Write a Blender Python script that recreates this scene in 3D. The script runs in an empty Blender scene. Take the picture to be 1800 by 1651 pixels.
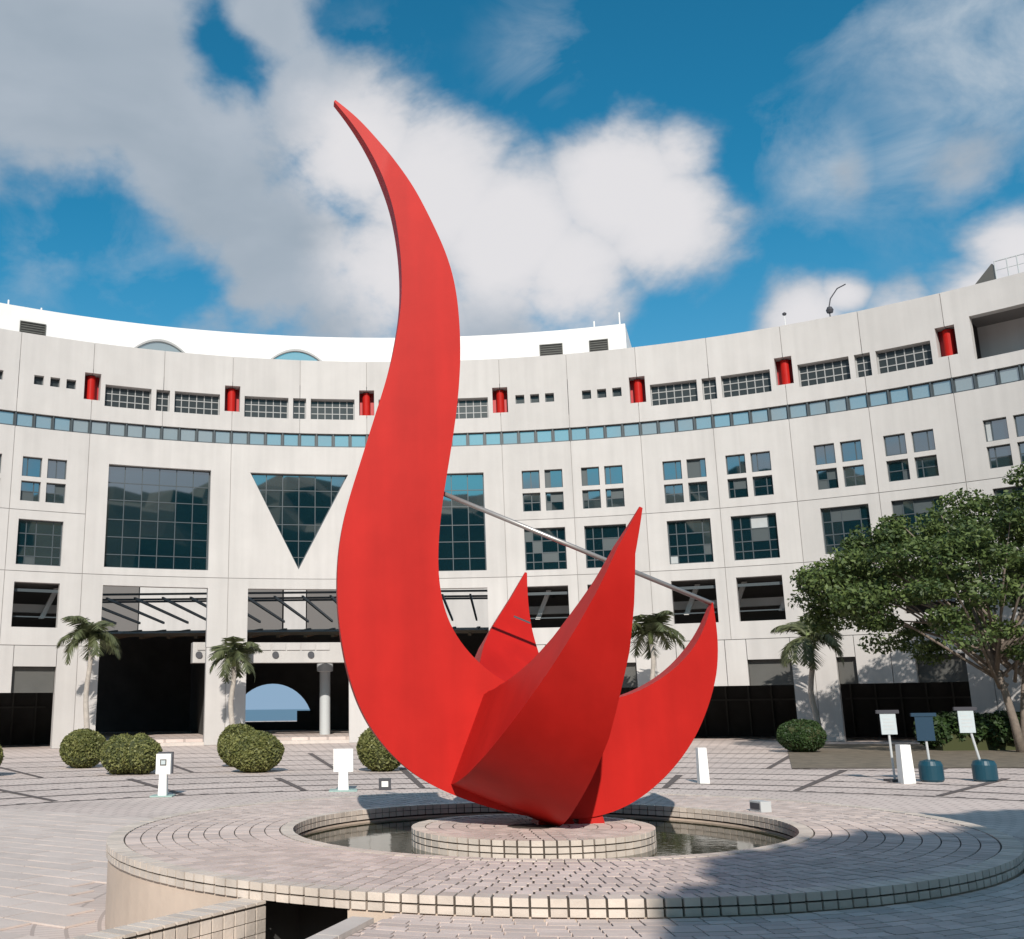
import bpy, bmesh, math, random
import numpy as np
from mathutils import Matrix, Vector
random.seed(7); rng = np.random.default_rng(7)
R_ = math.radians
scene = bpy.context.scene
col = scene.collection

# ------------------------------------------------------------------ camera
cd = bpy.data.cameras.new('camera'); cam = bpy.data.objects.new('camera', cd); col.objects.link(cam)
cd.sensor_fit = 'HORIZONTAL'; cd.sensor_width = 36.0; cd.lens = 36.9
cd.shift_x = (900 - 669.2) / 1800; cd.shift_y = -(825.5 - 808.0) / 1800
cd.clip_start = 0.1; cd.clip_end = 60000
EYE = 2.0
cam.matrix_world = Matrix.Translation((0, 0, EYE)) @ Matrix.Rotation(math.pi / 2 + 0.2307, 4, 'X') @ Matrix.Rotation(-0.0104, 4, 'Z')
scene.camera = cam

# ------------------------------------------------------------------ light, sky, exposure
SUN_EL, SUN_AZ = 32.0, 2.0        # azimuth the light travels towards, from +Y to +X
sd = bpy.data.lights.new('sun', 'SUN'); sun = bpy.data.objects.new('sun', sd); col.objects.link(sun)
sd.energy = 4.3; sd.angle = R_(0.53); sd.color = (1.0, 0.93, 0.84)
dirv = Vector((math.sin(R_(SUN_AZ)) * math.cos(R_(SUN_EL)), math.cos(R_(SUN_AZ)) * math.cos(R_(SUN_EL)), -math.sin(R_(SUN_EL))))
sun.rotation_euler = dirv.to_track_quat('-Z', 'Y').to_euler()
sun.location = (0, -30, 40)
scene.view_settings.view_transform = 'Standard'; scene.view_settings.look = 'None'
scene.view_settings.gamma = 1; scene.view_settings.exposure = 0.1
scene.view_settings.use_curve_mapping = False

def px_dir(x, y):                  # direction in the sky, used only to say where a cloud stands
    X = (x - 669.2) / 1845; Y = (808 - y) / 1845
    c, s = math.cos(-0.0104), math.sin(-0.0104); X, Y = c * X - s * Y, s * X + c * Y
    cp, sp = math.cos(0.2307), math.sin(0.2307)
    return Vector((X, cp - Y * sp, sp + Y * cp)).normalized()

world = bpy.data.worlds.new('World'); scene.world = world; world.use_nodes = True
nt = world.node_tree; N = nt.nodes; L = nt.links; N.clear()
def nd(t, **k):
    n = N.new(t)
    for a, b in k.items(): setattr(n, a, b)
    return n
def mth(op, a, b=None, clamp=False):
    n = nd('ShaderNodeMath', operation=op); n.use_clamp = clamp
    for i, v in enumerate((a, b)):
        if v is None: continue
        if isinstance(v, (int, float)): n.inputs[i].default_value = v
        else: L.new(v, n.inputs[i])
    return n.outputs[0]
out = nd('ShaderNodeOutputWorld'); bg = nd('ShaderNodeBackground'); L.new(bg.outputs[0], out.inputs[0])
bg.inputs[1].default_value = 0.098
sky = nd('ShaderNodeTexSky', sky_type='NISHITA'); sky.sun_disc = False
sky.sun_elevation = R_(SUN_EL); sky.sun_rotation = R_(180 + SUN_AZ)
sky.air_density = 1.0; sky.dust_density = 0.6; sky.ozone_density = 2.5
tint = nd('ShaderNodeMix', data_type='RGBA', blend_type='MULTIPLY'); tint.inputs[0].default_value = 1
L.new(sky.outputs[0], tint.inputs[6]); tint.inputs[7].default_value = (0.16, 1.0, 1.10, 1)
tc = nd('ShaderNodeTexCoord')
d_ = tc.outputs['Generated']
def noise(scale, detail, rough, dist=0.0, off=(0, 0, 0), sc=(1, 1, 1.5)):
    m = nd('ShaderNodeMapping'); L.new(d_, m.inputs[0]); m.inputs['Location'].default_value = off; m.inputs['Scale'].default_value = sc
    n = nd('ShaderNodeTexNoise'); n.inputs['Scale'].default_value = scale; n.inputs['Detail'].default_value = detail
    n.inputs['Roughness'].default_value = rough; n.inputs['Distortion'].default_value = dist
    L.new(m.outputs[0], n.inputs['Vector']); return n.outputs['Fac']
def blob(x, y, r, amp):
    n = nd('ShaderNodeVectorMath', operation='DISTANCE'); L.new(d_, n.inputs[0]); n.inputs[1].default_value = px_dir(x, y)
    mr = nd('ShaderNodeMapRange', interpolation_type='SMOOTHSTEP'); L.new(n.outputs['Value'], mr.inputs[0])
    mr.inputs[1].default_value = r / 1845; mr.inputs[2].default_value = 0; mr.inputs[3].default_value = 0; mr.inputs[4].default_value = amp
    return mr.outputs[0]
def total(lst, op='MAXIMUM'):
    v = lst[0]
    for w in lst[1:]: v = mth(op, v, w)
    return v
white = total([blob(*b) for b in [(640, 270, 230, .95), (760, 330, 270, 1), (900, 420, 270, 1), (1090, 330, 240, 1), (1160, 390, 210, 1), (1000, 480, 230, .95), (700, 480, 260, .9), (1190, 270, 140, .8),
        (1420, 570, 140, .9), (1590, 580, 130, .85), (1790, 440, 150, .95), (1740, 520, 150, .9), (1480, 520, 80, .8)]])
grey = total([blob(*b) for b in [(100, 120, 460, 1.0), (250, 60, 260, .95), (280, 230, 260, .95), (330, 330, 380, .9), (480, 440, 300, .9), (20, 340, 260, .75), (470, 30, 200, .8), (560, 180, 210, .85), (330, 540, 220, .7), (620, 560, 260, .85), (880, 560, 230, .8), (1050, 520, 180, .7),
        (1700, 290, 150, .62), (1490, 305, 90, .55)]])
veil = total([blob(*b) for b in [(1730, 120, 380, 1), (1640, 260, 260, .9), (1460, 290, 190, .95), (1540, 60, 240, .7), (1380, 250, 130, .75), (950, 100, 170, .7), (1290, 420, 120, .5), (650, 110, 150, .6), (250, 470, 200, .55), (60, 460, 160, .6)]])
holes = total([blob(*b) for b in [(430, 120, 120, .48), (190, 480, 210, .7), (30, 450, 150, .6), (375, 60, 90, .35), (300, 490, 120, .5), (590, 30, 90, .3)]])
fb = noise(5.2, 7, .58, .25)
fb2 = noise(17, 4, .6, .1, (3, 1, 2))
gen = noise(2.4, 5, .55, .2, (1.3, 4.1, .7))      # the same kind of clouds all round the sky
sep = nd('ShaderNodeSeparateXYZ'); L.new(d_, sep.inputs[0])
front = nd('ShaderNodeMapRange', interpolation_type='SMOOTHSTEP'); L.new(sep.outputs[1], front.inputs[0]); front.inputs[1].default_value = 0.0; front.inputs[2].default_value = 0.45
nz = mth('ADD', mth('MULTIPLY', mth('SUBTRACT', fb, .5), 1.5), mth('MULTIPLY', mth('SUBTRACT', fb2, .5), .55))
cov_near = mth('SUBTRACT', mth('MAXIMUM', white, grey), holes)
cov_far = mth('MULTIPLY', mth('SUBTRACT', gen, .30), 2.8, True)
mixc = nd('ShaderNodeMix', data_type='FLOAT'); L.new(front.outputs[0], mixc.inputs[0]); L.new(cov_far, mixc.inputs[2]); L.new(cov_near, mixc.inputs[3])
dens = mth('ADD', mixc.outputs[0], nz)
mask = nd('ShaderNodeMapRange', interpolation_type='SMOOTHSTEP'); L.new(dens, mask.inputs[0])
mask.inputs[1].default_value = 0.26; mask.inputs[2].default_value = 0.80
wm = nd('ShaderNodeMapRange', interpolation_type='SMOOTHSTEP'); L.new(mth('ADD', white, mth('MULTIPLY', nz, .55)), wm.inputs[0]); wm.inputs[1].default_value = .25; wm.inputs[2].default_value = .95
shade = noise(7, 4, .5, .3, (7, 2, 5), (1, 1, 2))
greyc = nd('ShaderNodeMix', data_type='RGBA'); L.new(shade, greyc.inputs[0])
greyc.inputs[6].default_value = (2.6, 3.3, 4.0, 1); greyc.inputs[7].default_value = (4.8, 5.3, 6.0, 1)
cc = nd('ShaderNodeMix', data_type='RGBA'); L.new(wm.outputs[0], cc.inputs[0]); L.new(greyc.outputs[2], cc.inputs[6]); cc.inputs[7].default_value = (7.3, 7.2, 7.4, 1)
vn = noise(8, 6, .6, .35, (2, 9, 4), (1, 1, 1.4))
va = mth('MULTIPLY', mth('ADD', mth('MULTIPLY', veil, .75), mth('MULTIPLY', mth('SUBTRACT', vn, .58), 2.6)), mth('MULTIPLY', veil, 1.15), True)
hz = nd('ShaderNodeMapRange', interpolation_type='SMOOTHSTEP'); L.new(sep.outputs[2], hz.inputs[0]); hz.inputs[1].default_value = .52; hz.inputs[2].default_value = .0; hz.inputs[3].default_value = 0; hz.inputs[4].default_value = 1
hazed = nd('ShaderNodeMix', data_type='RGBA'); L.new(mth('POWER', hz.outputs[0], 1.6), hazed.inputs[0]); L.new(tint.outputs[2], hazed.inputs[6]); hazed.inputs[7].default_value = (2.6, 3.9, 5.4, 1)
fin = nd('ShaderNodeMix', data_type='RGBA'); L.new(mask.outputs[0], fin.inputs[0]); veiled = nd('ShaderNodeMix', data_type='RGBA'); L.new(va, veiled.inputs[0]); L.new(hazed.outputs[2], veiled.inputs[6]); veiled.inputs[7].default_value = (4.4, 5.2, 6.0, 1)
L.new(veiled.outputs[2], fin.inputs[6]); L.new(cc.outputs[2], fin.inputs[7])
L.new(fin.outputs[2], bg.inputs[0])
world.cycles.sampling_method = 'MANUAL'; world.cycles.sample_map_resolution = 512
cy = scene.cycles; cy.max_bounces = 6; cy.diffuse_bounces = 3; cy.glossy_bounces = 3; cy.transmission_bounces = 2; cy.transparent_max_bounces = 4

# ------------------------------------------------------------------ materials
def mat(name, base, rough=.7, var=.0, scale=4.0, metal=0.0, bump=0.0, bscale=None, ior=1.5, coat=0.0, dark=None, detail=5, spec=None):
    m = bpy.data.materials.new(name); m.use_nodes = True; t = m.node_tree; b = t.nodes['Principled BSDF']
    b.inputs['Base Color'].default_value = (*base, 1); b.inputs['Roughness'].default_value = rough
    b.inputs['Metallic'].default_value = metal; b.inputs['IOR'].default_value = ior
    if coat: b.inputs['Coat Weight'].default_value = coat; b.inputs['Coat Roughness'].default_value = .12
    if spec is not None: b.inputs['Specular IOR Level'].default_value = spec
    if var or bump:
        g = t.nodes.new('ShaderNodeNewGeometry'); n = t.nodes.new('ShaderNodeTexNoise')
        n.inputs['Scale'].default_value = scale; n.inputs['Detail'].default_value = detail; n.inputs['Roughness'].default_value = .6
        t.links.new(g.outputs['Position'], n.inputs['Vector'])
        if var:
            r = t.nodes.new('ShaderNodeValToRGB'); t.links.new(n.outputs['Fac'], r.inputs[0])
            d2 = dark if dark else tuple(c * (1 - var) for c in base)
            r.color_ramp.elements[0].position = .3; r.color_ramp.elements[1].position = .7
            r.color_ramp.elements[0].color = (*d2, 1); r.color_ramp.elements[1].color = (*tuple(min(1, c * (1 + var * .5)) for c in base), 1)
            t.links.new(r.outputs[0], b.inputs['Base Color'])
        if bump:
            n2 = t.nodes.new('ShaderNodeTexNoise'); n2.inputs['Scale'].default_value = bscale or scale * 6; n2.inputs['Detail'].default_value = 4
            t.links.new(g.outputs['Position'], n2.inputs['Vector'])
            bp = t.nodes.new('ShaderNodeBump'); bp.inputs['Strength'].default_value = bump; bp.inputs['Distance'].default_value = .02
            t.links.new(n2.outputs['Fac'], bp.inputs['Height']); t.links.new(bp.outputs[0], b.inputs['Normal'])
    return m
def add_object_random(m, amt=.25):      # every piece its own slightly different tone
    t = m.node_tree; b = t.nodes['Principled BSDF']
    oi = t.nodes.new('ShaderNodeObjectInfo'); mr = t.nodes.new('ShaderNodeMapRange'); mr.inputs[3].default_value = 1 - amt; mr.inputs[4].default_value = 1 + amt * .6
    t.links.new(oi.outputs['Random'], mr.inputs[0])
    mx = t.nodes.new('ShaderNodeMix'); mx.data_type = 'RGBA'; mx.blend_type = 'MULTIPLY'; mx.inputs[0].default_value = 1
    bc = b.inputs['Base Color']
    if bc.is_linked: t.links.new(bc.links[0].from_socket, mx.inputs[6])
    else: mx.inputs[6].default_value = bc.default_value
    t.links.new(mr.outputs[0], mx.inputs[7]); t.links.new(mx.outputs[2], bc)
    return m
def add_island_random(m, amt=.25):      # the same for joined pieces
    t = m.node_tree; b = t.nodes['Principled BSDF']
    oi = t.nodes.new('ShaderNodeNewGeometry'); mr = t.nodes.new('ShaderNodeMapRange'); mr.inputs[3].default_value = 1 - amt; mr.inputs[4].default_value = 1 + amt * .6
    t.links.new(oi.outputs['Random Per Island'], mr.inputs[0])
    mx = t.nodes.new('ShaderNodeMix'); mx.data_type = 'RGBA'; mx.blend_type = 'MULTIPLY'; mx.inputs[0].default_value = 1
    bc = b.inputs['Base Color']
    if bc.is_linked: t.links.new(bc.links[0].from_socket, mx.inputs[6])
    else: mx.inputs[6].default_value = bc.default_value
    t.links.new(mr.outputs[0], mx.inputs[7]); t.links.new(mx.outputs[2], bc)
    return m
M = {}
M['red'] = mat('red_paint', (.47, .015, .011), .5, .10, 1.3, dark=(.425, .012, .009), bump=.02, bscale=9, spec=.16)
def streaks(m, sc, lo, hi):
    t = m.node_tree; b = t.nodes['Principled BSDF']; g = t.nodes.new('ShaderNodeNewGeometry'); mp = t.nodes.new('ShaderNodeMapping'); mp.inputs['Scale'].default_value = sc; t.links.new(g.outputs['Position'], mp.inputs[0])
    n = t.nodes.new('ShaderNodeTexNoise'); n.inputs['Scale'].default_value = 1.0; n.inputs['Detail'].default_value = 7; t.links.new(mp.outputs[0], n.inputs['Vector'])
    r = t.nodes.new('ShaderNodeMapRange'); r.inputs[1].default_value = .35; r.inputs[2].default_value = .65; r.inputs[3].default_value = lo; r.inputs[4].default_value = hi; t.links.new(n.outputs['Fac'], r.inputs[0])
    x = t.nodes.new('ShaderNodeMix'); x.data_type = 'RGBA'; x.blend_type = 'MULTIPLY'; x.inputs[0].default_value = 1
    t.links.new(b.inputs['Base Color'].links[0].from_socket, x.inputs[6]); t.links.new(r.outputs[0], x.inputs[7]); t.links.new(x.outputs[2], b.inputs['Base Color'])
streaks(M['red'], (3.5, 3.5, .35), .92, 1.04)
M['red_in'] = mat('red_recess', (.45, .02, .025), .5)
M['steel'] = mat('steel', (.42, .40, .39), .35, metal=.6)
M['wall'] = add_object_random(mat('wall_panel', (.53, .508, .495), .75, .06, .5, bump=.08, bscale=14), .05)
wt = M['wall'].node_tree; wb = wt.nodes['Principled BSDF']
g_ = wt.nodes.new('ShaderNodeNewGeometry'); mp = wt.nodes.new('ShaderNodeMapping'); mp.inputs['Scale'].default_value = (2.2, 2.2, .12); wt.links.new(g_.outputs['Position'], mp.inputs[0])
sn = wt.nodes.new('ShaderNodeTexNoise'); sn.inputs['Scale'].default_value = 1.0; sn.inputs['Detail'].default_value = 6; wt.links.new(mp.outputs[0], sn.inputs['Vector'])
smr = wt.nodes.new('ShaderNodeMapRange'); smr.inputs[1].default_value = .35; smr.inputs[2].default_value = .62; smr.inputs[3].default_value = .945; smr.inputs[4].default_value = 1.015; wt.links.new(sn.outputs['Fac'], smr.inputs[0])
smx = wt.nodes.new('ShaderNodeMix'); smx.data_type = 'RGBA'; smx.blend_type = 'MULTIPLY'; smx.inputs[0].default_value = 1
wt.links.new(wb.inputs['Base Color'].links[0].from_socket, smx.inputs[6]); wt.links.new(smr.outputs[0], smx.inputs[7]); wt.links.new(smx.outputs[2], wb.inputs['Base Color'])
M['blind'] = mat('window_blind', (.42, .44, .45), .5, .05, 3)
M['blind2'] = mat('window_blind_dark', (.07, .085, .09), .4)
M['white'] = mat('white_paint', (.74, .73, .72), .6, .03, .7)
M['joint'] = mat('joint_sealant', (.30, .28, .27), .9)
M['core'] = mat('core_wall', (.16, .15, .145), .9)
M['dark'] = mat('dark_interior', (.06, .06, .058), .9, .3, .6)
M['frame'] = mat('window_frame', (.06, .075, .085), .45)
M['lightframe'] = mat('grille_bar', (.34, .34, .34), .5)
M['glass'] = mat('glass', (.003, .020, .030), .02, ior=4.4)
M['glassclear'] = mat('strip_glass', (.20, .26, .275), .05, ior=4.0)
M['dullglass'] = mat('dull_glass', (.028, .034, .036), .25, ior=1.5)
M['greypanel'] = mat('grey_panel', (.09, .09, .085), .7, .1, 1)
M['wood'] = mat('soffit', (.17, .12, .08), .8, .2, 1)
M['louvre'] = mat('louvre', (.10, .10, .09), .6)
M['tile'] = add_object_random(mat('rim_tile', (.66, .575, .505), .6, .16, 3.0, bump=.15, bscale=40), .14)
M['tile_i'] = add_island_random(mat('rim_tile_joined', (.66, .575, .505), .6, .16, 3.0, bump=.15, bscale=40), .14)
M['grout'] = mat('grout', (.075, .06, .048), .95, .2, 8)
M['render'] = mat('rendered_wall', (.62, .50, .41), .9, .14, 1.6, bump=.12, bscale=20)
M['brick'] = add_object_random(mat('paver', (.64, .53, .485), .85, .12, 2.0, bump=.2, bscale=50), .18)
M['brick_i'] = add_island_random(mat('paver_joined', (.64, .53, .485), .85, .12, 2.0, bump=.2, bscale=50), .18)
M['slab'] = add_object_random(mat('paving_slab', (.64, .545, .50), .85, .10, 2.0, bump=.15, bscale=30), .07)
M['band'] = mat('dark_paver', (.13, .105, .10), .9, .25, 3)
M['kerb'] = mat('kerb_stone', (.58, .52, .48), .8, .1, 3, bump=.1)
M['bollard'] = mat('white_bollard', (.82, .82, .80), .5, .04, 3)
M['sign_dark'] = mat('sign_dark', (.05, .05, .06), .5)
M['sign_grey'] = mat('sign_grey', (.5, .52, .53), .5)
M['paper'] = mat('paper', (.48, .54, .56), .6, .06, 9)
M['blue'] = mat('blue_plastic', (.008, .055, .085), .35)
M['bluedark'] = mat('navy_board', (.005, .035, .07), .6)
M['teal'] = mat('pale_green_base', (.32, .45, .42), .7)
M['bark'] = mat('bark', (.22, .18, .15), .9, .3, 6, bump=.5, bscale=25)
M['palmbark'] = mat('palm_trunk', (.42, .38, .34), .85, .2, 5, bump=.3, bscale=18)
M['crownshaft'] = mat('palm_crownshaft', (.16, .20, .07), .6, .2, 5)
M['water'] = mat('pool_water', (.05, .05, .03), .03, ior=1.33, bump=.05, bscale=9)
M['poolfloor'] = mat('pool_floor', (.22, .19, .12), .9, .3, 2)
M['sea'] = mat('sea', (.10, .16, .22), .35, ior=1.33, bump=.0)
M['hedge_core'] = mat('hedge_core', (.05, .058, .02), .95)
M['soil'] = mat('soil', (.19, .155, .115), .95, .4, 2)
def leafmat(name, a, b, scale):
    m = bpy.data.materials.new(name); m.use_nodes = True; t = m.node_tree; pb = t.nodes['Principled BSDF']; o = t.nodes['Material Output']
    g = t.nodes.new('ShaderNodeNewGeometry'); r = t.nodes.new('ShaderNodeValToRGB'); n = t.nodes.new('ShaderNodeTexNoise'); n.inputs['Scale'].default_value = scale; n.inputs['Detail'].default_value = 3
    t.links.new(g.outputs['Position'], n.inputs['Vector'])
    ad = t.nodes.new('ShaderNodeMath'); ad.operation = 'MULTIPLY_ADD'; t.links.new(g.outputs['Random Per Island'], ad.inputs[0]); ad.inputs[1].default_value = .55
    t.links.new(n.outputs['Fac'], ad.inputs[2])
    sb = t.nodes.new('ShaderNodeMath'); sb.operation = 'SUBTRACT'; t.links.new(ad.outputs[0], sb.inputs[0]); sb.inputs[1].default_value = .27
    t.links.new(sb.outputs[0], r.inputs[0])
    r.color_ramp.elements[0].color = (*a, 1); r.color_ramp.elements[1].color = (*b, 1); r.color_ramp.elements[0].position = .2; r.color_ramp.elements[1].position = .85
    t.links.new(r.outputs[0], pb.inputs['Base Color']); pb.inputs['Roughness'].default_value = .55
    tr = t.nodes.new('ShaderNodeBsdfTranslucent'); t.links.new(r.outputs[0], tr.inputs[0])
    mx = t.nodes.new('ShaderNodeMixShader'); mx.inputs[0].default_value = .28
    t.links.new(pb.outputs[0], mx.inputs[1]); t.links.new(tr.outputs[0], mx.inputs[2]); t.links.new(mx.outputs[0], o.inputs[0])
    return m
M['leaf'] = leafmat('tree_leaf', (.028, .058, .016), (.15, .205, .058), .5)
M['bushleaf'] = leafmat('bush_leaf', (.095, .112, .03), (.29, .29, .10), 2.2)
M['bushshaded'] = leafmat('bush_leaf_shaded', (.02, .045, .012), (.06, .11, .03), 1.6)  # darker copy of the bush leaf, tree shade put into its colour
M['palmleaf'] = leafmat('palm_leaf', (.05, .065, .03), (.17, .19, .09), .8)
M['hillleaf'] = mat('hill_woods', (.035, .05, .022), .95, .6, .12, bump=.6, bscale=.5)

# plaza paving: pavers laid in rings round the sculpture
RC = (1.64, 11.83)
def polar_paving(name, c1, c2, mortar, rw, bw, msize, stain=.12):
    m = bpy.data.materials.new(name); m.use_nodes = True; t = m.node_tree; b = t.nodes['Principled BSDF']; b.inputs['Roughness'].default_value = .85
    def n_(k): return t.nodes.new(k)
    g = n_('ShaderNodeNewGeometry'); s = n_('ShaderNodeVectorMath'); s.operation = 'SUBTRACT'; t.links.new(g.outputs['Position'], s.inputs[0]); s.inputs[1].default_value = (RC[0], RC[1], 0)
    sx = n_('ShaderNodeSeparateXYZ'); t.links.new(s.outputs[0], sx.inputs[0])
    at = n_('ShaderNodeMath'); at.operation = 'ARCTAN2'; t.links.new(sx.outputs[0], at.inputs[0]); t.links.new(sx.outputs[1], at.inputs[1])
    mu = n_('ShaderNodeMath'); mu.operation = 'MULTIPLY'; t.links.new(at.outputs[0], mu.inputs[0]); mu.inputs[1].default_value = 14
    cx = n_('ShaderNodeCombineXYZ'); t.links.new(sx.outputs[0], cx.inputs[0]); t.links.new(sx.outputs[1], cx.inputs[1])
    ln = n_('ShaderNodeVectorMath'); ln.operation = 'LENGTH'; t.links.new(cx.outputs[0], ln.inputs[0])
    cy = n_('ShaderNodeCombineXYZ'); t.links.new(mu.outputs[0], cy.inputs[0]); t.links.new(ln.outputs['Value'], cy.inputs[1])
    br = n_('ShaderNodeTexBrick'); t.links.new(cy.outputs[0], br.inputs[0]); br.inputs['Color1'].default_value = (*c1, 1); br.inputs['Color2'].default_value = (*c2, 1); br.inputs['Mortar'].default_value = (*mortar, 1)
    br.inputs['Scale'].default_value = 1; br.inputs['Brick Width'].default_value = bw; br.inputs['Row Height'].default_value = rw; br.inputs['Mortar Size'].default_value = msize; br.inputs['Bias'].default_value = 0
    no = n_('ShaderNodeTexNoise'); no.inputs['Scale'].default_value = .35; no.inputs['Detail'].default_value = 8; t.links.new(g.outputs['Position'], no.inputs['Vector'])
    mr = n_('ShaderNodeMapRange'); t.links.new(no.outputs['Fac'], mr.inputs[0]); mr.inputs[1].default_value = .3; mr.inputs[2].default_value = .7; mr.inputs[3].default_value = 1 - stain; mr.inputs[4].default_value = 1 + stain
    mx = n_('ShaderNodeMix'); mx.data_type = 'RGBA'; mx.blend_type = 'MULTIPLY'; mx.inputs[0].default_value = 1
    t.links.new(br.outputs[0], mx.inputs[6]); t.links.new(mr.outputs[0], mx.inputs[7]); t.links.new(mx.outputs[2], b.inputs['Base Color'])
    return m
M['plaza'] = polar_paving('plaza_paving', (.64, .54, .495), (.60, .495, .455), (.43, .355, .325), .30, .30, .02)
M['terrace'] = polar_paving('terrace_paving', (.63, .52, .475), (.59, .48, .435), (.24, .19, .17), .1, .2, .014)

# ------------------------------------------------------------------ helpers
def mk(name, v, f, m, parent=None, smooth=False, label=None, cat=None, group=None, kind=None):
    me = bpy.data.meshes.new(name); me.from_pydata([tuple(p) for p in v], [], f)
    if smooth: me.polygons.foreach_set('use_smooth', [True] * len(me.polygons))
    if m: me.materials.append(m)
    return ob(name, me, parent, label, cat, group, kind)
def ob(name, me, parent=None, label=None, cat=None, group=None, kind=None):
    o = bpy.data.objects.new(name, me); col.objects.link(o)
    if parent: o.parent = parent
    if label: o['label'] = label
    if cat: o['category'] = cat
    if group: o['group'] = group
    if kind: o['kind'] = kind
    return o
def empty(name, loc=(0, 0, 0), rz=0, **k):
    o = ob(name, None, **k); o.location = loc; o.rotation_euler = (0, 0, rz); o.empty_display_size = .3; return o
class MB:
    def __init__(s): s.v = []; s.f = []
    def box(s, x0, x1, y0, y1, z0, z1):
        b = len(s.v); s.v += [(x0, y0, z0), (x1, y0, z0), (x1, y1, z0), (x0, y1, z0), (x0, y0, z1), (x1, y0, z1), (x1, y1, z1), (x0, y1, z1)]
        s.f += [tuple(b + i for i in q) for q in ((0, 3, 2, 1), (4, 5, 6, 7), (0, 1, 5, 4), (1, 2, 6, 5), (2, 3, 7, 6), (3, 0, 4, 7))]; return s
    def hexa(s, P):     # 8 points: bottom ring then top ring
        b = len(s.v); s.v += [tuple(p) for p in P]
        s.f += [tuple(b + i for i in q) for q in ((0, 3, 2, 1), (4, 5, 6, 7), (0, 1, 5, 4), (1, 2, 6, 5), (2, 3, 7, 6), (3, 0, 4, 7))]; return s
    def tube(s, pts, rad, n=8, cap=True):
        pts = [Vector(p) for p in pts]; rings = []
        for i, p in enumerate(pts):
            t = (pts[min(i + 1, len(pts) - 1)] - pts[max(i - 1, 0)]).normalized()
            a = t.orthogonal().normalized() if abs(t.z) < .95 else Vector((1, 0, 0)); a = (a - t * a.dot(t)).normalized(); c = t.cross(a)
            r = rad[i] if isinstance(rad, (list, tuple)) else rad; b = len(s.v)
            for k in range(n):
                q = 2 * math.pi * k / n; s.v.append(tuple(p + a * math.cos(q) * r + c * math.sin(q) * r))
            rings.append(b)
        for i in range(len(rings) - 1):
            for k in range(n):
                s.f.append((rings[i] + k, rings[i] + (k + 1) % n, rings[i + 1] + (k + 1) % n, rings[i + 1] + k))
        if cap: s.f.append(tuple(rings[0] + k for k in range(n - 1, -1, -1))); s.f.append(tuple(rings[-1] + k for k in range(n)))
        return s
    def lathe(s, prof, n=24, c=(0, 0)):
        b = len(s.v)
        for r, z in prof:
            for k in range(n): s.v.append((c[0] + r * math.cos(2 * math.pi * k / n), c[1] + r * math.sin(2 * math.pi * k / n), z))
        for i in range(len(prof) - 1):
            for k in range(n): s.f.append((b + i * n + k, b + i * n + (k + 1) % n, b + (i + 1) * n + (k + 1) % n, b + (i + 1) * n + k))
        return s
    def build(s, name, m, parent=None, **k): return mk(name, s.v, s.f, m, parent, **k)
def extrude_outline(pts, d0, d1, axis_map):   # flat polygon -> solid slab
    n = len(pts); v = [axis_map(p, d0) for p in pts] + [axis_map(p, d1) for p in pts]
    f = [tuple(range(n)), tuple(range(2 * n - 1, n - 1, -1))] + [(i, i + n, (i + 1) % n + n, (i + 1) % n) for i in range(n)]
    return v, f
def leaves(centers, radii, per, size, up=.35, shell=.5, aspect=.55):
    V = []; 
    C = np.repeat(np.array(centers, float), per, 0); Rr = np.repeat(np.array(radii, float), per, 0); n = len(C)
    u = rng.normal(size=(n, 3)); u /= np.linalg.norm(u, axis=1)[:, None]
    rad = shell + (1 - shell) * rng.random(n) ** .6
    P = C + u * Rr * rad[:, None]
    nr = rng.normal(size=(n, 3)) + np.array([0, 0, up * 2]) + u * .8; nr /= np.linalg.norm(nr, axis=1)[:, None]
    a = np.cross(nr, rng.normal(size=(n, 3))); a /= np.linalg.norm(a, axis=1)[:, None]; b = np.cross(nr, a)
    s = size * (.6 + .8 * rng.random(n))[:, None]
    q = np.stack([P - a * s, P + b * s * aspect, P + a * s, P - b * s * aspect], 1).reshape(-1, 3)
    me = bpy.data.meshes.new('crown'); me.vertices.add(4 * n); me.vertices.foreach_set('co', q.ravel())
    me.loops.add(4 * n); me.loops.foreach_set('vertex_index', np.arange(4 * n, dtype=np.int32))
    me.polygons.add(n); me.polygons.foreach_set('loop_start', np.arange(0, 4 * n, 4, dtype=np.int32)); me.polygons.foreach_set('loop_total', np.full(n, 4, dtype=np.int32))
    me.update(); me.validate(); return me

# ------------------------------------------------------------------ setting: sea, ground, hill
def disc(name, c, r, z, m, n=96, **k):
    v = [(c[0] + r * math.cos(2 * math.pi * i / n), c[1] + r * math.sin(2 * math.pi * i / n), z) for i in range(n)]
    return mk(name, v, [tuple(range(n))], m, **k)
disc('sea', (0, 0), 30000, -60, M['sea'], kind='structure')
BX, BY, BR = 1.5, 19.07, 42.04
pl = MB(); pl.lathe([(150, -60), (145, 0)], 96, (BX, BY)); b0 = len(pl.v); pl.f.append(tuple(range(96, 192)))
plaza = pl.build('plaza', M['plaza'], kind='structure')
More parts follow.
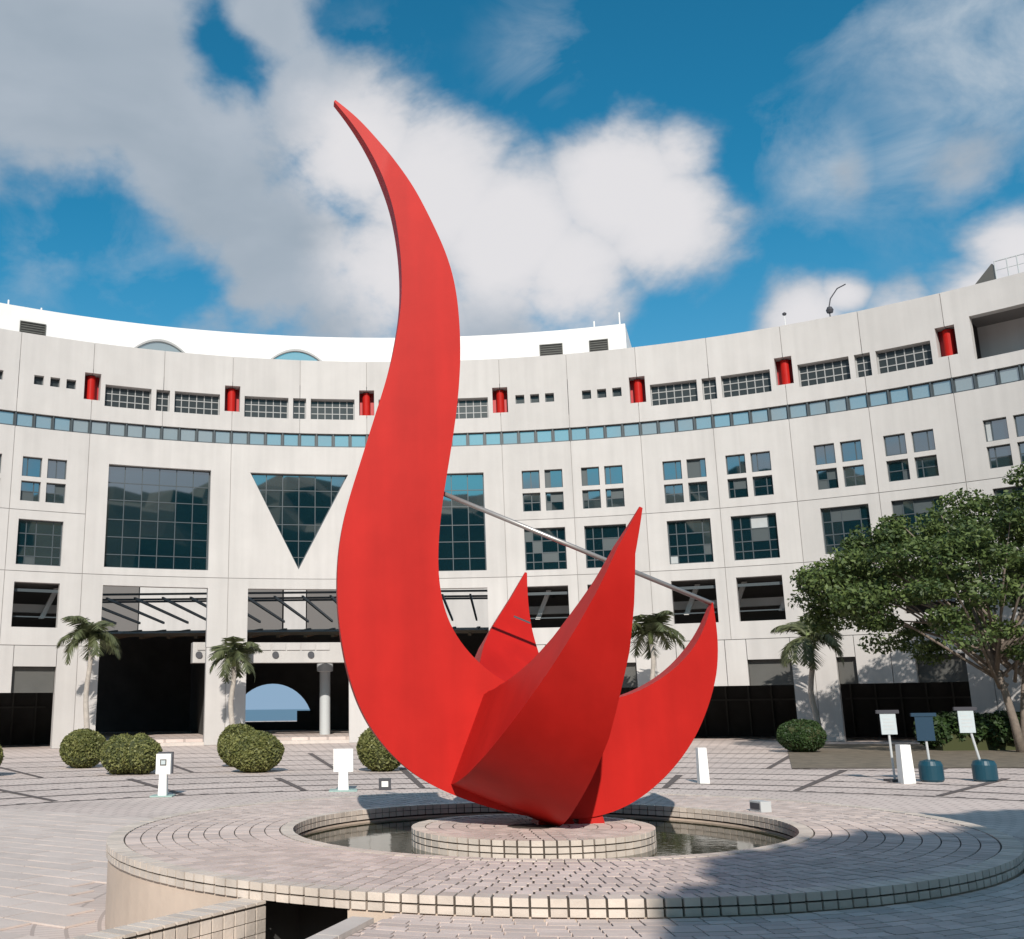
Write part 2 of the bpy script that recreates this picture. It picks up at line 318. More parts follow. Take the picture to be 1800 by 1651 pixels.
# wooded hill behind the camera, seen only in the window glass
hv, hf = [], []
na, nr_ = 60, 8
for i in range(na + 1):
    a = R_(100 + 160 * i / na)
    for j in range(nr_ + 1):
        t = j / nr_; r = 95 + 130 * t
        h = 67 * math.sin(min(1, t * 1.15) * math.pi / 2) * (.95 + .05 * math.sin(i * .55) * math.cos(i * .21 + 1)) + random.uniform(-3, 4) * (t > 0)
        hv.append((r * math.sin(a), 10 + r * math.cos(a), h * (t > 0) - .5))
for i in range(na):
    for j in range(nr_): k = i * (nr_ + 1) + j; hf.append((k, k + 1, k + nr_ + 2, k + nr_ + 1))
mk('hill', hv, hf, M['hillleaf'], kind='structure')

# dark paving bands set into the plaza: rings and spokes round the sculpture
def ring_band(r0, r1, a0, a1, z=.006, seg=2.0):
    n = max(1, int((a1 - a0) / seg)); v = []; f = []
    for i in range(n + 1):
        a = R_(a0 + (a1 - a0) * i / n)
        for r in (r0, r1): v.append((RC[0] + r * math.sin(a), RC[1] + r * math.cos(a), z))
    for i in range(n): f.append((2 * i, 2 * i + 1, 2 * i + 3, 2 * i + 2))
    return v, f
rings = [(15.3, 'd'), (17.0, 'c'), (19.0, 'd'), (21.3, 'c'), (24.0, 'd'), (27.0, 'c'), (30.4, 'd'), (34.2, 'c'), (38.5, 'd')]
for r, t in rings:
    if t == 'c': v, f = ring_band(r, r + .2, -75, 75); mk('paving_band', v, f, M['band'], plaza)
    else:
        V, F = [], []; v, f = ring_band(r, r + .12, -75, 75); V += v; F += f
        st = math.degrees(.6 / r)
        a = -70.0
        while a < 70:
            v, f = ring_band(r + .122, r + .27, a, a + st * .33, .006, 9); F += [tuple(i + len(V) for i in q) for q in f]; V += v; a += st
        mk('paving_band', V, F, M['band'], plaza)
for (r0, r1, off) in ((15.6, 23.8, -35.2), (24.3, 40, -29.5)):
    for k in range(9):
        aa = off + k * 10.9; w = math.degrees(.075 / r0); v, f = ring_band(r0, r1 - (k % 3) * 1.7, aa - w, aa + w, .0105, 99); mk('paving_band', v, f, M['band'], plaza)
# straight courses of paving slabs left of the fountain
ux, uy, nx_, ny_ = .839, -.545, .545, .839
for i in range(26):
    n0 = 4.4 + i * .4; u = -24.0 + (i % 2) * .45
    while u < -6:
        x, y = ux * (u + .45) + nx_ * (n0 + .2), uy * (u + .45) + ny_ * (n0 + .2); rr = math.hypot(x - RC[0], y - RC[1])
        if 4.98 < rr < 14.6 and x > -12 and (x < -1.75 - .66 * (8.0 - y) * (y < 8.6)):
            P4 = [(ux * a + nx_ * b, uy * a + ny_ * b) for a, b in ((u + .012, n0 + .016), (u + .888, n0 + .016), (u + .888, n0 + .384), (u + .012, n0 + .384))]
            zz = .018 + random.uniform(-.003, .003); MB().hexa([(*p, .002) for p in P4] + [(*p, zz) for p in P4]).build('paving_slab', M['slab'], plaza)
        u += .9

# ------------------------------------------------------------------ curved building
MOD = 5.4917; A0 = 7.83
def P(a, z, d): r = BR + d; a = R_(a); return (BX + r * math.sin(a), BY + r * math.cos(a), z)
GAP = math.degrees(.016 / BR)
bld = empty('curved_building', (BX, BY + BR, 0), label='long curved cream building with rows of square windows round the plaza', cat='building')
OFF = Vector((-BX, -(BY + BR), 0))
def bmk(name, v, f, m, parent=None, **k):
    return mk(name, [Vector(p) + OFF for p in v], f, m, parent or bld, **k)
def panel(a0, a1, z0, z1, opens=(), d0=0.0, depth=.5, m='wall', name='wall_panel', gap=True):
    g = GAP if gap else 0; gz = .016 if gap else 0
    a0 += g; a1 -= g; z0 += gz; z1 -= gz
    A = {a0, a1}; Z = {z0, z1}
    for (oa0, oa1, oz0, oz1) in opens:
        for x in (oa0, oa1):
            if a0 < x < a1: A.add(x)
        for x in (oz0, oz1):
            if z0 < x < z1: Z.add(x)
    n = max(1, int((a1 - a0) / 1.8))
    for i in range(1, n):
        x = a0 + (a1 - a0) * i / n
        if min(abs(x - y) for y in A) > .25: A.add(x)
    A = sorted(A); Z = sorted(Z)
    solid = [[not any(o[0] < (A[i] + A[i + 1]) / 2 < o[1] and o[2] < (Z[j] + Z[j + 1]) / 2 < o[3] for o in opens) for j in range(len(Z) - 1)] for i in range(len(A) - 1)]
    v, f, idx = [], [], {}
    def V(i, j, k):
        if (i, j, k) not in idx: idx[i, j, k] = len(v); v.append(P(A[i], Z[j], d0 + depth * k))
        return idx[i, j, k]
    S = lambda i, j: 0 <= i < len(A) - 1 and 0 <= j < len(Z) - 1 and solid[i][j]
    for i in range(len(A) - 1):
        for j in range(len(Z) - 1):
            if not solid[i][j]: continue
            f.append((V(i, j, 0), V(i + 1, j, 0), V(i + 1, j + 1, 0), V(i, j + 1, 0)))
            f.append((V(i, j, 1), V(i, j + 1, 1), V(i + 1, j + 1, 1), V(i + 1, j, 1)))
            if not S(i - 1, j): f.append((V(i, j, 0), V(i, j + 1, 0), V(i, j + 1, 1), V(i, j, 1)))
            if not S(i + 1, j): f.append((V(i + 1, j, 0), V(i + 1, j, 1), V(i + 1, j + 1, 1), V(i + 1, j + 1, 0)))
            if not S(i, j - 1): f.append((V(i, j, 0), V(i, j, 1), V(i + 1, j, 1), V(i + 1, j, 0)))
            if not S(i, j + 1): f.append((V(i, j + 1, 0), V(i + 1, j + 1, 0), V(i + 1, j + 1, 1), V(i, j + 1, 1)))
    if f: return bmk(name, v, f, M[m])
FRAME_CACHE = {}
def window(a0, a1, z0, z1, cols, rows, recess=.22, glass='glass', frame='frame', bar=.05, tilt=.09, xs=None, zs=None, name='window'):
    ac = (a0 + a1) / 2; w = 2 * (BR + recess) * math.sin(R_(a1 - a0) / 2); h = z1 - z0
    key = (round(w, 2), round(h, 2), cols, rows, frame, bar, tuple(xs or ()), tuple(zs or ()))
    xs = xs or [i / cols for i in range(1, cols)]; zs = zs or [i / rows for i in range(1, rows)]
    if key not in FRAME_CACHE:
        b = MB(); x0, x1 = -w / 2, w / 2; e = .06
        b.box(x0, x1, 0, .07, 0, e).box(x0, x1, 0, .07, h - e, h).box(x0, x0 + e, .001, .071, e, h - e).box(x1 - e, x1, .001, .071, e, h - e)
        for t in xs: b.box(x0 + w * t - bar / 2, x0 + w * t + bar / 2, .003, .06, e, h - e)
        for t in zs: b.box(x0 + e, x1 - e, .006, .055, h * t - bar / 2, h * t + bar / 2)
        me = bpy.data.meshes.new('window'); me.from_pydata(b.v, [], b.f); me.materials.append(M[frame])
        X = [0] + list(xs) + [1]; Zl = [0] + list(zs) + [1]; panes = []
        for i in range(len(X) - 1):
            for j in range(len(Zl) - 1):
                pw, ph = w * (X[i + 1] - X[i]) + .02, h * (Zl[j + 1] - Zl[j]) + .02
                pm = bpy.data.meshes.new('pane'); q = MB().box(-pw / 2 + .025, pw / 2 - .025, 0, .012, -ph / 2 + .025, ph / 2 - .025); pm.from_pydata(q.v, [], q.f); pm.materials.append(M[glass])
                panes.append((pm, -w / 2 + w * (X[i] + X[i + 1]) / 2, h * (Zl[j] + Zl[j + 1]) / 2))
        FRAME_CACHE[key] = (me, panes)
    me, panes = FRAME_CACHE[key]
    o = ob(name, me, bld); p = P(ac, z0, recess); o.location = Vector(p) + OFF; o.rotation_euler = (0, 0, -R_(ac))
    for pm, x, z in panes:
        c = ob('pane', pm, o)
        if glass == 'glass' and len(panes) < 20 and random.random() < .11: c.material_slots[0].link = 'OBJECT'; c.material_slots[0].material = M[random.choice(('blind', 'blind2', 'blind2'))]
        c.location = (x, .03, z); c.rotation_euler = (R_(random.gauss(0, tilt)), 0, R_(random.gauss(0, tilt)))
    return o
def curved_box(name, a0, a1, z0, z1, d0, d1, m, parent=None, step=1.8):
    n = max(1, int((a1 - a0) / step)); v = []; f = []
    for i in range(n + 1):
        a = a0 + (a1 - a0) * i / n; v += [P(a, z0, d0), P(a, z0, d1), P(a, z1, d1), P(a, z1, d0)]
    for i in range(n):
        k = 4 * i
        for q in range(4): f.append((k + q, k + (q + 1) % 4, k + 4 + (q + 1) % 4, k + 4 + q))
    f += [(0, 3, 2, 1), (4 * n, 4 * n + 1, 4 * n + 2, 4 * n + 3)]
    return bmk(name, v, f, M[m], parent)

units = [(A0 + 2 * MOD * k) for k in range(-5, 5)]     # left edges; the last one closes the row
NU = len(units) - 1
WIDE = (2, 3, 4)
ROW3, ROW2, LO, HI = (6.25, 8.62), (9.55, 12.0), (13.0, 14.1), (14.35, 15.45)
for u in range(NU):
    a = units[u]; am = a + MOD; ae = a + 2 * MOD
    w1 = (a + 1.5, a + 4.72); w2 = (a + 6.2, a + 9.42)
    WD = (a + 1.55, a + 9.43)
    if u in WIDE:
        # ground storey: piers, open hall behind
        panel(a, WD[0], 0, 5.3); panel(WD[1], ae, 0, 5.3)
        panel(a, ae, 5.3, 9.2, [(WD[0], WD[1], 5.0, 8.62)])
        if u != 3:
            panel(a, ae, 9.2, 17.1, [(WD[0], WD[1], 9.62, 15.45)])
            window(WD[0], WD[1], 9.62, 15.45, 6, 6, .25, zs=[.13, .30, .47, .66, .83], bar=.045)
        else:
            # solid wall with a triangular window standing on its point
            ac = (WD[0] + WD[1]) / 2; zt, zb = 15.42, 9.75
            n = 12; v, f = [], []
            al = [a + GAP] + [WD[0] + (WD[1] - WD[0]) * i / n for i in range(n + 1)] + [ae - GAP]
            edge = lambda x: zt if not (WD[0] < x < WD[1]) else zb + (zt - zb) * abs(x - ac) / (ac - WD[0])
            for x in al:
                for z in (9.216, edge(x), zt, 17.084):
                    v.append(P(x, z, 0)); v.append(P(x, z, .5))
            for i in range(len(al) - 1):
                k = 8 * i; kn = k + 8
                f.append((k, kn, kn + 2, k + 2)); f.append((k + 2, kn + 2, kn + 3, k + 3)); f.append((k + 4, kn + 4, kn + 6, k + 6)); f.append((k + 5, k + 4, kn + 4, kn + 5))
                f.append((k + 6, kn + 6, kn + 7, k + 7)); f.append((k, k + 1, kn + 1, kn))
                if i in (0, len(al) - 2): f.append((k + 2, kn + 2, kn + 4, k + 4))
            for k in (0, 8 * (len(al) - 1)): f.append((k, k + 2, k + 3, k + 1)); f.append((k + 2, k + 4, k + 5, k + 3)); f.append((k + 4, k + 6, k + 7, k + 5))
            bmk('wall_panel', v, f, M['wall'])
            w = 2 * BR * math.sin(R_(WD[1] - WD[0]) / 2); h = zt - zb
            fr = MB(); 
            tri = lambda s, y: [(-w / 2 * s, y, h), (w / 2 * s, y, h), (0, y, h - h * s)]
            b0 = tri(1, 0) + tri(.965, 0) + tri(1, .07) + tri(.965, .07)
            fr.v += [(x, y, z - (0 if i % 6 < 3 else .07)) for i, (x, y, z) in enumerate(b0)]
            for i in range(3):
                j = (i + 1) % 3; fr.f += [(i, j, 3 + j, 3 + i), (3 + i, 3 + j, 9 + j, 9 + i), (6 + i, 9 + i, 9 + j, 6 + j)]
            cuts = [h * .13, h * .30, h * .47, h * .66, h * .83]
            hw = lambda z: w / 2 * z / h
            for z in cuts: fr.box(-hw(h - (h - z)) + .02, hw(z) - .02, .006, .055, z - .02, z + .02)
            cx = [w * (i / 6 - .5) for i in range(1, 6)]
            for x in cx: fr.box(x - .022, x + .022, .003, .06, h * abs(x) / (w / 2) + .05, h - .07)
            o = fr.build('triangular_window', M['frame'], bld); o.location = Vector(P(ac, zb, .25)) + OFF; o.rotation_euler = (0, 0, -R_(ac))
            X = [-w / 2] + cx + [w / 2]; Zc = [0] + cuts + [h]
            for i in range(6):
                for j in range(6):          # clip each pane to the triangle
                    poly = [(X[i], Zc[j]), (X[i + 1], Zc[j]), (X[i + 1], Zc[j + 1]), (X[i], Zc[j + 1])]
                    for sg in (1, -1):
                        res = []
                        for k in range(len(poly)):
                            p0, p1 = poly[k], poly[(k + 1) % len(poly)]
                            g0 = p0[1] - sg * p0[0] * h / (w / 2) ; g1 = p1[1] - sg * p1[0] * h / (w / 2)
                            if g0 >= 0: res.append(p0)
                            if g0 * g1 < 0: t = g0 / (g0 - g1); res.append((p0[0] + (p1[0] - p0[0]) * t, p0[1] + (p1[1] - p0[1]) * t))
                        poly = res
                        if not poly: break
                    if len(poly) < 3: continue
                    mx_, mz_ = sum(p[0] for p in poly) / len(poly), sum(p[1] for p in poly) / len(poly)
                    v, f = extrude_outline([(p[0] - mx_, p[1] - mz_) for p in poly], 0, .012, lambda p, d: (p[0], d, p[1]))
                    c = mk('pane', v, f, M['glass'], o); c.location = (mx_, .03, mz_); c.rotation_euler = (R_(random.gauss(0, .09)), 0, R_(random.gauss(0, .09)))
    else:
        panel(a, a + 1.5, 0, 5.3); panel(a + 9.5, ae, 0, 5.3)
        g1, g2, g3, g4 = a + 2.75, a + 5.0, a + 6.5, a + 9.3
        for (x0, x1, kind) in ((a + 1.5, g1, 'greypanel'), (g1, g2, 'wall'), (g2, g3 , 'wall'), (g3, a + 9.5, 'greypanel')):
            if kind == 'wall': panel(x0, x1, 2.85, 5.3)
            else: panel(x0, x1, 4.2, 5.3); panel(x0, x1, 2.85, 4.2, (), .35, .1, 'greypanel', 'grey_infill_panel')
        for k, (aa, ab, ww) in enumerate(((a, am, w1), (am, ae, w2))):
            panel(aa, ab, 5.3, 9.2, [(*ww, *ROW3)])
            panel(aa, ab, 9.2, 12.5, [(*ww, *ROW2)])
            wm_ = (ww[0] + ww[1]) / 2; ops = [(ww[0], wm_ - .2, *LO), (wm_ + .2, ww[1], *LO), (ww[0], wm_ - .2, *HI), (wm_ + .2, ww[1], *HI)]
            panel(aa, ab, 12.5, 17.1, ops)
            for i, o in enumerate(ops): window(*o, 2, 1 if i > 1 else 2, .2, glass='glass' if i > 1 else 'glass', xs=[random.choice((.3, .5, .68))])
            window(*ww, *ROW2, 4, 4, .24, xs=[.2, .42, .8], zs=[.2, .42, .7])
            # open gallery behind the third row: sill rail and a shading beam
            o = MB().box(-1.2, 1.2, 0, .06, .55, .61).box(-1.2, 1.2, 0, .05, 1.9, 2.06).build('gallery_rail', M['frame'], bld)
            o.location = Vector(P(wm_, 6.25, .42)) + OFF; o.rotation_euler = (0, 0, -R_(wm_))
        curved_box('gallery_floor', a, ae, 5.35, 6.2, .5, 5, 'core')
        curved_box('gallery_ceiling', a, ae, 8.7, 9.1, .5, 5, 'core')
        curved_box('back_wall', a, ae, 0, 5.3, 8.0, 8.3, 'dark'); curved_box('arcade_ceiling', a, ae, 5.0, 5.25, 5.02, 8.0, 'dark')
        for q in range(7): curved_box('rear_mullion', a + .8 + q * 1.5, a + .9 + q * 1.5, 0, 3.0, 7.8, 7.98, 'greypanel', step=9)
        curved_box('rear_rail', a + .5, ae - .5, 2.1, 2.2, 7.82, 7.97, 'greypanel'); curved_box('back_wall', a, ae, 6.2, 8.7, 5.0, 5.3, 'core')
        for k in range(3):  # white strips added, standing for glimpses of ceiling light
            xa = a + 2 + k * 3.3; v, f = [], []
            bmk('glimpse_strip', [P(xa, 6.9, 2.2), P(xa + .35, 6.9, 2.2), P(xa + 1.3, 8.6, 2.2), P(xa + .95, 8.6, 2.2), P(xa, 6.9, 2.5), P(xa + .35, 6.9, 2.5), P(xa + 1.3, 8.6, 2.5), P(xa + .95, 8.6, 2.5)],
                [(0, 1, 2, 3), (7, 6, 5, 4), (0, 4, 5, 1), (1, 5, 6, 2), (2, 6, 7, 3), (3, 7, 4, 0)], M['white'])
        # white beam added to stand for bright shapes in the gallery
        curved_box('glimpse_beam', a + 1, ae - 1, 7.3, 7.75, 3.2, 3.6, 'white')
    for x in ((a, am) if u not in WIDE else (a,)): curved_box('joint_filler', x - .06, x + .06, 0 if x == a else 5.3, 17.05, .035, .2, 'joint', step=9)
    curved_box('joint_filler', a + .07, ae - .07, 9.16, 9.24, .036, .2, 'joint')
    if u not in WIDE: curved_box('joint_filler', a + .07, ae - .07, 12.46, 12.54, .036, .2, 'joint')
    curved_box('joint_filler', a + .07, a + 1.45, 5.26, 5.34, .036, .2, 'joint'); curved_box('joint_filler', a + 9.55, ae - .07, 5.26, 5.34, .036, .2, 'joint')
    for x in (a, am): curved_box('joint_filler', x - .06, x + .06, 20.9, 22.45, .035, .2, 'joint', step=9)
    curved_box('joint_filler', a - .06, a + .06, 17.95, 18.9, .035, .2, 'joint', step=9); curved_box('joint_filler', am - .06, am + .06, 17.95, 18.7, .035, .2, 'joint', step=9)
    # window strip
    npn = 8
    for i in range(npn):
        x0 = a + 2 * MOD * i / npn; x1 = a + 2 * MOD * (i + 1) / npn
        window(x0 + .06, x1 - .06, 17.12, 17.9, 1, 1, .16, 'glassclear', bar=.05, tilt=.5, name='strip_window')
        curved_box('strip_post', x0 - .055, x0 + .055, 17.1, 17.9, .04, .3, 'frame')
    curved_box('strip_backing', a, ae, 17.05, 18.0, .32, .6, 'core')
    # upper storey: half niches at both ends, windows between
    zn0, zn1 = 19.08, 20.66
    NI = .62
    if u in (1, 5): mids = [(a + 1.25 + i * 1.2, a + 1.25 + i * 1.2 + .72, 19.58, 20.12) for i in range(3)] + [(ae - 1.25 - i * 1.2 - .72, ae - 1.25 - i * 1.2, 19.58, 20.12) for i in range(3)]; kind = 'sq'
    elif u == 8: mids = [(a + 1.6, ae - 1.2, 18.6, 20.9)]; kind = 'recess'
    else: mids = [(a + .98, a + 4.55, 18.8, 20.08), (a + 4.93, a + 6.0, 18.8, 20.08), (a + 6.38, a + 9.98, 18.8, 20.08)]; kind = 'grid'
    ops = mids + [(a - NI, a + NI, zn0, zn1), (ae - NI, ae + NI, zn0, zn1)]
    panel(a, am, 17.9, 22.5, ops); panel(am, ae, 17.9, 22.5, ops)
    for o in mids:
        if kind == 'sq': window(*o, 1, 1, .3, 'dullglass', 'frame', bar=.04)
        elif kind == 'grid': n = max(2, round((o[1] - o[0]) / .6)); window(*o, n, 3, .32, 'dullglass', 'lightframe', bar=.05, name='grille_window')
        else:
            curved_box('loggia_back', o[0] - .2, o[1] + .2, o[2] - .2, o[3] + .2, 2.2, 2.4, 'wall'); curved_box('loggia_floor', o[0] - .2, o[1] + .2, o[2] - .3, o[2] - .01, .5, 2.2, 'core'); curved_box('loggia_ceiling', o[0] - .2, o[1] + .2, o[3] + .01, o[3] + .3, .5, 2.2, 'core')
    # red column in its niche (the left edge of the unit)
    if u > 0:
        o = MB().lathe([(.0, 0), (.24, 0), (.24, 1.5), (.0, 1.5)], 20).build('red_column', M['red'], bld, smooth=False)
        o.location = Vector(P(a, zn0 + .01, .56)) + OFF
        curved_box('niche_back', a - NI - .1, a + NI + .1, zn0 - .1, zn1 + .1, .85, .95, 'red_in'); curved_box('niche_side', a - NI - .3, a - NI - .012, zn0, zn1, .5, .75, 'wall'); curved_box('niche_side', a + NI + .012, a + NI + .3, zn0, zn1, .5, .75, 'wall')
        curved_box('niche_top', a - NI - .1, a + NI + .1, zn1 + .012, zn1 + .2, .5, .75, 'wall'); curved_box('niche_sill', a - NI - .1, a + NI + .1, zn0 - .2, zn0 - .012, .5, .75, 'wall')
curved_box('roof_deck', units[0], units[-1], 22.1, 22.35, .5, 9, 'white')
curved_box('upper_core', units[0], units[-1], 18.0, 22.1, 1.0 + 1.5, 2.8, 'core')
# white attic set back on the roof
AT1 = 17.95
curved_box('attic', units[0], AT1, 22.36, 24.93, 2.5, 7.5, 'white')
def attic_box(x0, x1, z0, z1):
    ac = (x0 + x1) / 2; w = 2 * (BR + 2.5) * math.sin(R_(x1 - x0) / 2); h = z1 - z0
    b = MB().box(-w / 2, w / 2, -.02, .05, 0, .05).box(-w / 2, w / 2, -.02, .05, h - .05, h).box(-w / 2, -w / 2 + .05, -.019, .05, .05, h - .05).box(w / 2 - .05, w / 2, -.019, .05, .05, h - .05)
    o = b.build('louvre_window', M['louvre'], bld); o.location = Vector(P(ac, z0, 2.44)) + OFF; o.rotation_euler = (0, 0, -R_(ac))
    for k in range(5):
        s = MB().hexa([(-w / 2 + .05, 0, 0), (w / 2 - .05, 0, 0), (w / 2 - .05, .04, .03), (-w / 2 + .05, .04, .03), (-w / 2 + .05, 0, .03), (w / 2 - .05, 0, .03), (w / 2 - .05, .04, .06), (-w / 2 + .05, .04, .06)])
        c = s.build('slat', M['louvre'], o); c.location = (0, 0, .06 + k * (h - .1) / 5)
    mk('pane', *[[(-w / 2, .045, 0), (w / 2, .045, 0), (w / 2, .045, h), (-w / 2, .045, h)], [(0, 1, 2, 3)]], M['dark'], o)
for x0, x1 in ((-30.2, -28.3), (11.1, 12.95), (15.05, 16.55)): attic_box(x0, x1, 23.2, 24.05)
for x0, x1 in ((-21.9, -17.4), (-11.1, -6.4)):      # shallow arched lunettes
    ac = (x0 + x1) / 2; w = 2 * (BR + 2.5) * math.sin(R_(x1 - x0) / 2); h = 24.0 - 23.1; n = 16
    arc = [(-w / 2 + w * i / n, h * (1 - (2 * i / n - 1) ** 2)) for i in range(n + 1)]
    v, f = [], []
    for s_, y in ((1, -.12), (.93, -.12), (.93, .06), (1, .06)): v += [(x * s_, y, z * (s_ if s_ == 1 else .86)) for x, z in arc]
    for q in range(3):
        for i in range(n): f.append((q * (n + 1) + i, q * (n + 1) + i + 1, (q + 1) * (n + 1) + i + 1, (q + 1) * (n + 1) + i))
    f += [(i, 3 * (n + 1) + i, 3 * (n + 1) + i + 1, i + 1) for i in range(n)]
    o = mk('lunette_window', v, f, M['lightframe'], bld); o.location = Vector(P(ac, 23.1, 2.42)) + OFF; o.rotation_euler = (0, 0, -R_(ac))
    v = [(x * .93, .02, z * .86) for x, z in arc]; mk('pane', v, [tuple(range(n + 1))], M['glassclear'], o)

# entrance hall behind the three wide bays
h0, h1 = units[2], units[5]
curved_box('hall_floor', h0 + 1.6, h1 - 1.6, -.05, .34, .6, 22, 'plaza'); curved_box('hall_step', h0 + 1.6, h1 - 1.6, -.05, .17, .1, .6, 'kerb')
YB = 80.0
archx, archz, archr = -8.27, .67, 3.04
bw = [(-26, .3), (archx - archr, .3)]
av = []; fc = []
x0, x1, zt = -30.0, 18.0, 7.6
n = 24; arc = [(archx - archr * math.cos(math.pi * i / n), archz + archr * math.sin(math.pi * i / n)) for i in range(n + 1)]
v = []; f = []
def add(poly):
    b = len(v); v.extend([(x, YB, z) for x, z in poly]); v.extend([(x, YB + .4, z) for x, z in poly]); n_ = len(poly)
    f.append(tuple(range(b, b + n_))); f.append(tuple(range(b + 2 * n_ - 1, b + n_ - 1, -1))); f.extend([(b + i, b + n_ + i, b + n_ + (i + 1) % n_, b + (i + 1) % n_) for i in range(n_)])
add([(x0, .2), (archx - archr, .2), (archx - archr, zt), (x0, zt)]); add([(archx + archr, .2), (x1, .2), (x1, zt), (archx + archr, zt)])
for i in range(n): add([arc[i], arc[i + 1], (arc[i + 1][0], zt), (arc[i][0], zt)])
add([(archx - archr, .2), (archx + archr, .2), (archx + archr, .955), (archx - archr, .955)])
add([(archx + 1.87, .959), (archx + archr, .959), (archx + archr, 1.73), (archx + 1.87, 1.73)])
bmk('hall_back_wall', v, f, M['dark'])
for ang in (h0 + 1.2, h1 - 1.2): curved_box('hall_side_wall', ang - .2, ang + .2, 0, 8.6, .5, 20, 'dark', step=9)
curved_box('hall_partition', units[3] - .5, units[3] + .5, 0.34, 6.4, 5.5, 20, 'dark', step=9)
bmk('hall_soffit', [(-28, 66, 6.35), (16, 66, 6.35), (16, 79.9, 7.5), (-28, 79.9, 7.5), (-28, 66, 6.55), (16, 66, 6.55), (16, 79.9, 7.7), (-28, 79.9, 7.7)],
    [(0, 3, 2, 1), (4, 5, 6, 7), (0, 1, 5, 4), (1, 2, 6, 5), (2, 3, 7, 6), (3, 0, 4, 7)], M['wood'])
for x in np.arange(-27, 16, 1.7):
    bmk('soffit_beam', [(x, 65.9, 6.2), (x + .2, 65.9, 6.2), (x + 1.6, 74.6, 7.25), (x + 1.4, 74.6, 7.25), (x, 65.9, 6.34), (x + .2, 65.9, 6.34), (x + 1.6, 74.6, 7.4), (x + 1.4, 74.6, 7.4)],
        [(0, 3, 2, 1), (4, 5, 6, 7), (0, 1, 5, 4), (1, 2, 6, 5), (2, 3, 7, 6), (3, 0, 4, 7)], M['wood'])
    bmk('skylight_bar', [(x, 64, 8.45), (x + .12, 64, 8.45), (x + 1.42, 74.8, 7.8), (x + 1.3, 74.8, 7.8), (x, 64, 8.6), (x + .12, 64, 8.6), (x + 1.42, 74.8, 7.95), (x + 1.3, 74.8, 7.95)],
        [(0, 3, 2, 1), (4, 5, 6, 7), (0, 1, 5, 4), (1, 2, 6, 5), (2, 3, 7, 6), (3, 0, 4, 7)], M['frame'])
for y, z in ((64.3, 8.75), (67.5, 8.75), (71, 8.95)):
    v, f = MB().box(-28, 16, y, y + .15, z, z + .12).v, MB().box(0, 1, 0, 1, 0, 1).f; bmk('skylight_rail', v, f, M['frame'])
for x0_, x1_, mm in ((-22.1, -14.9, 'wall'), (-27, -22.2, 'core'), (-14.4, -9.1, 'core'), (-8.95, -6.95, 'wall'), (-6.85, -1.7, 'core'), (-1.6, 3.3, 'core'), (3.4, 12.3, 'wall')):  # added backdrop: pale pieces make the bright skylight patches, grey ones the dull parts
    b = MB().box(x0_, x1_, 96, 97, 6.5, 14.6); bmk('added_backdrop_wall', b.v, b.f, M[mm])
b = MB().box(-29, 14, 97.1, 105, 5.5, 14.2); bmk('added_backdrop', b.v, b.f, M['core'])  # solid block added behind the backdrop pieces
# footbridge across the hall with round downlights
br = curved_box('footbridge', units[3] - 2.2, units[4] - 1.6, 4.55, 5.72, 2.4, 3.4, 'wall')
for xa in (units[3] - 1.75, units[3] + 1.3, units[3] + 4.0, units[3] + 6.7):
    o = MB().lathe([(0, -.12), (.17, -.12), (.2, 0), (0, 0)], 16).build('downlight', M['sign_dark'], br); o.rotation_euler = (math.pi / 2, 0, 0); o.location = Vector(P(xa, 5.0, 2.32)) + OFF
for i in range(9):
    xa = units[3] - 1.9 + i * 1.12
    curved_box('bridge_panel', xa + .04, xa + 1.06, 5.28, 5.66, 2.33, 2.39, 'wall', br)
o = MB().lathe([(.33, .34), (.33, 4.1), (.5, 4.15), (.5, 4.6), (0, 4.6)], 24).build('hall_column', M['sign_grey'], bld, smooth=False); o.location = Vector((-3.6, 66.5, 0)) + OFF

# ------------------------------------------------------------------ fountain ring round the sculpture
ZR = .75; RO, RI = 4.47, 2.61
fr = empty('fountain_ring', (RC[0], RC[1], 0), label='round raised fountain rim of pale pavers and tile edging around the red sculpture', cat='fountain')
def at(r, a, z): a = R_(a); return (r * math.sin(a), r * math.cos(a), z)      # local to the ring centre, angle from +Y to +X
def lathe_obj(name, prof, m, parent, n=128):
    return MB().lathe(prof, n).build(name, m, parent, smooth=False)
rw = lathe_obj('ring_wall', [(RO - .02, -.05), (RO - .02, ZR - .115), (RO - .035, ZR - .115), (RO - .035, ZR - .012), (RI + .03, ZR - .012), (RI + .03, ZR - .13), (RI + .012, ZR - .13), (RI + .012, .1)], M['render'], fr)
bm = bmesh.new(); bm.from_mesh(rw.data); gone = []
for fc_ in bm.faces:
    c = fc_.calc_center_median(); an = math.degrees(math.atan2(c.x, c.y)) % 360
    if math.hypot(c.x, c.y) > RO - .06 and c.z < .45 and 204.5 < an < 216: gone.append(fc_)
bmesh.ops.delete(bm, geom=gone, context='FACES'); bm.to_mesh(rw.data); bm.free()
v, f = [], []
for an in np.linspace(203, 218, 7):
    for rr, zz in ((RO - .05, -.02), (RO - .7, -.02), (RO - .7, ZR - .13), (RO - .05, ZR - .13)): v.append(at(rr, an, zz))
for i in range(6):
    for q in range(3): f.append((4 * i + q, 4 * i + q + 1, 4 * i + q + 5, 4 * i + q + 4))
mk('culvert', v, f + [(0, 1, 2, 3), (24, 27, 26, 25)], M['dark'], fr)
lathe_obj('grout_bed', [(RO - .03, ZR - .118), (RO - .03, ZR - .008), (RI + .024, ZR - .008), (RI + .024, ZR - .13)], M['grout'], fr)
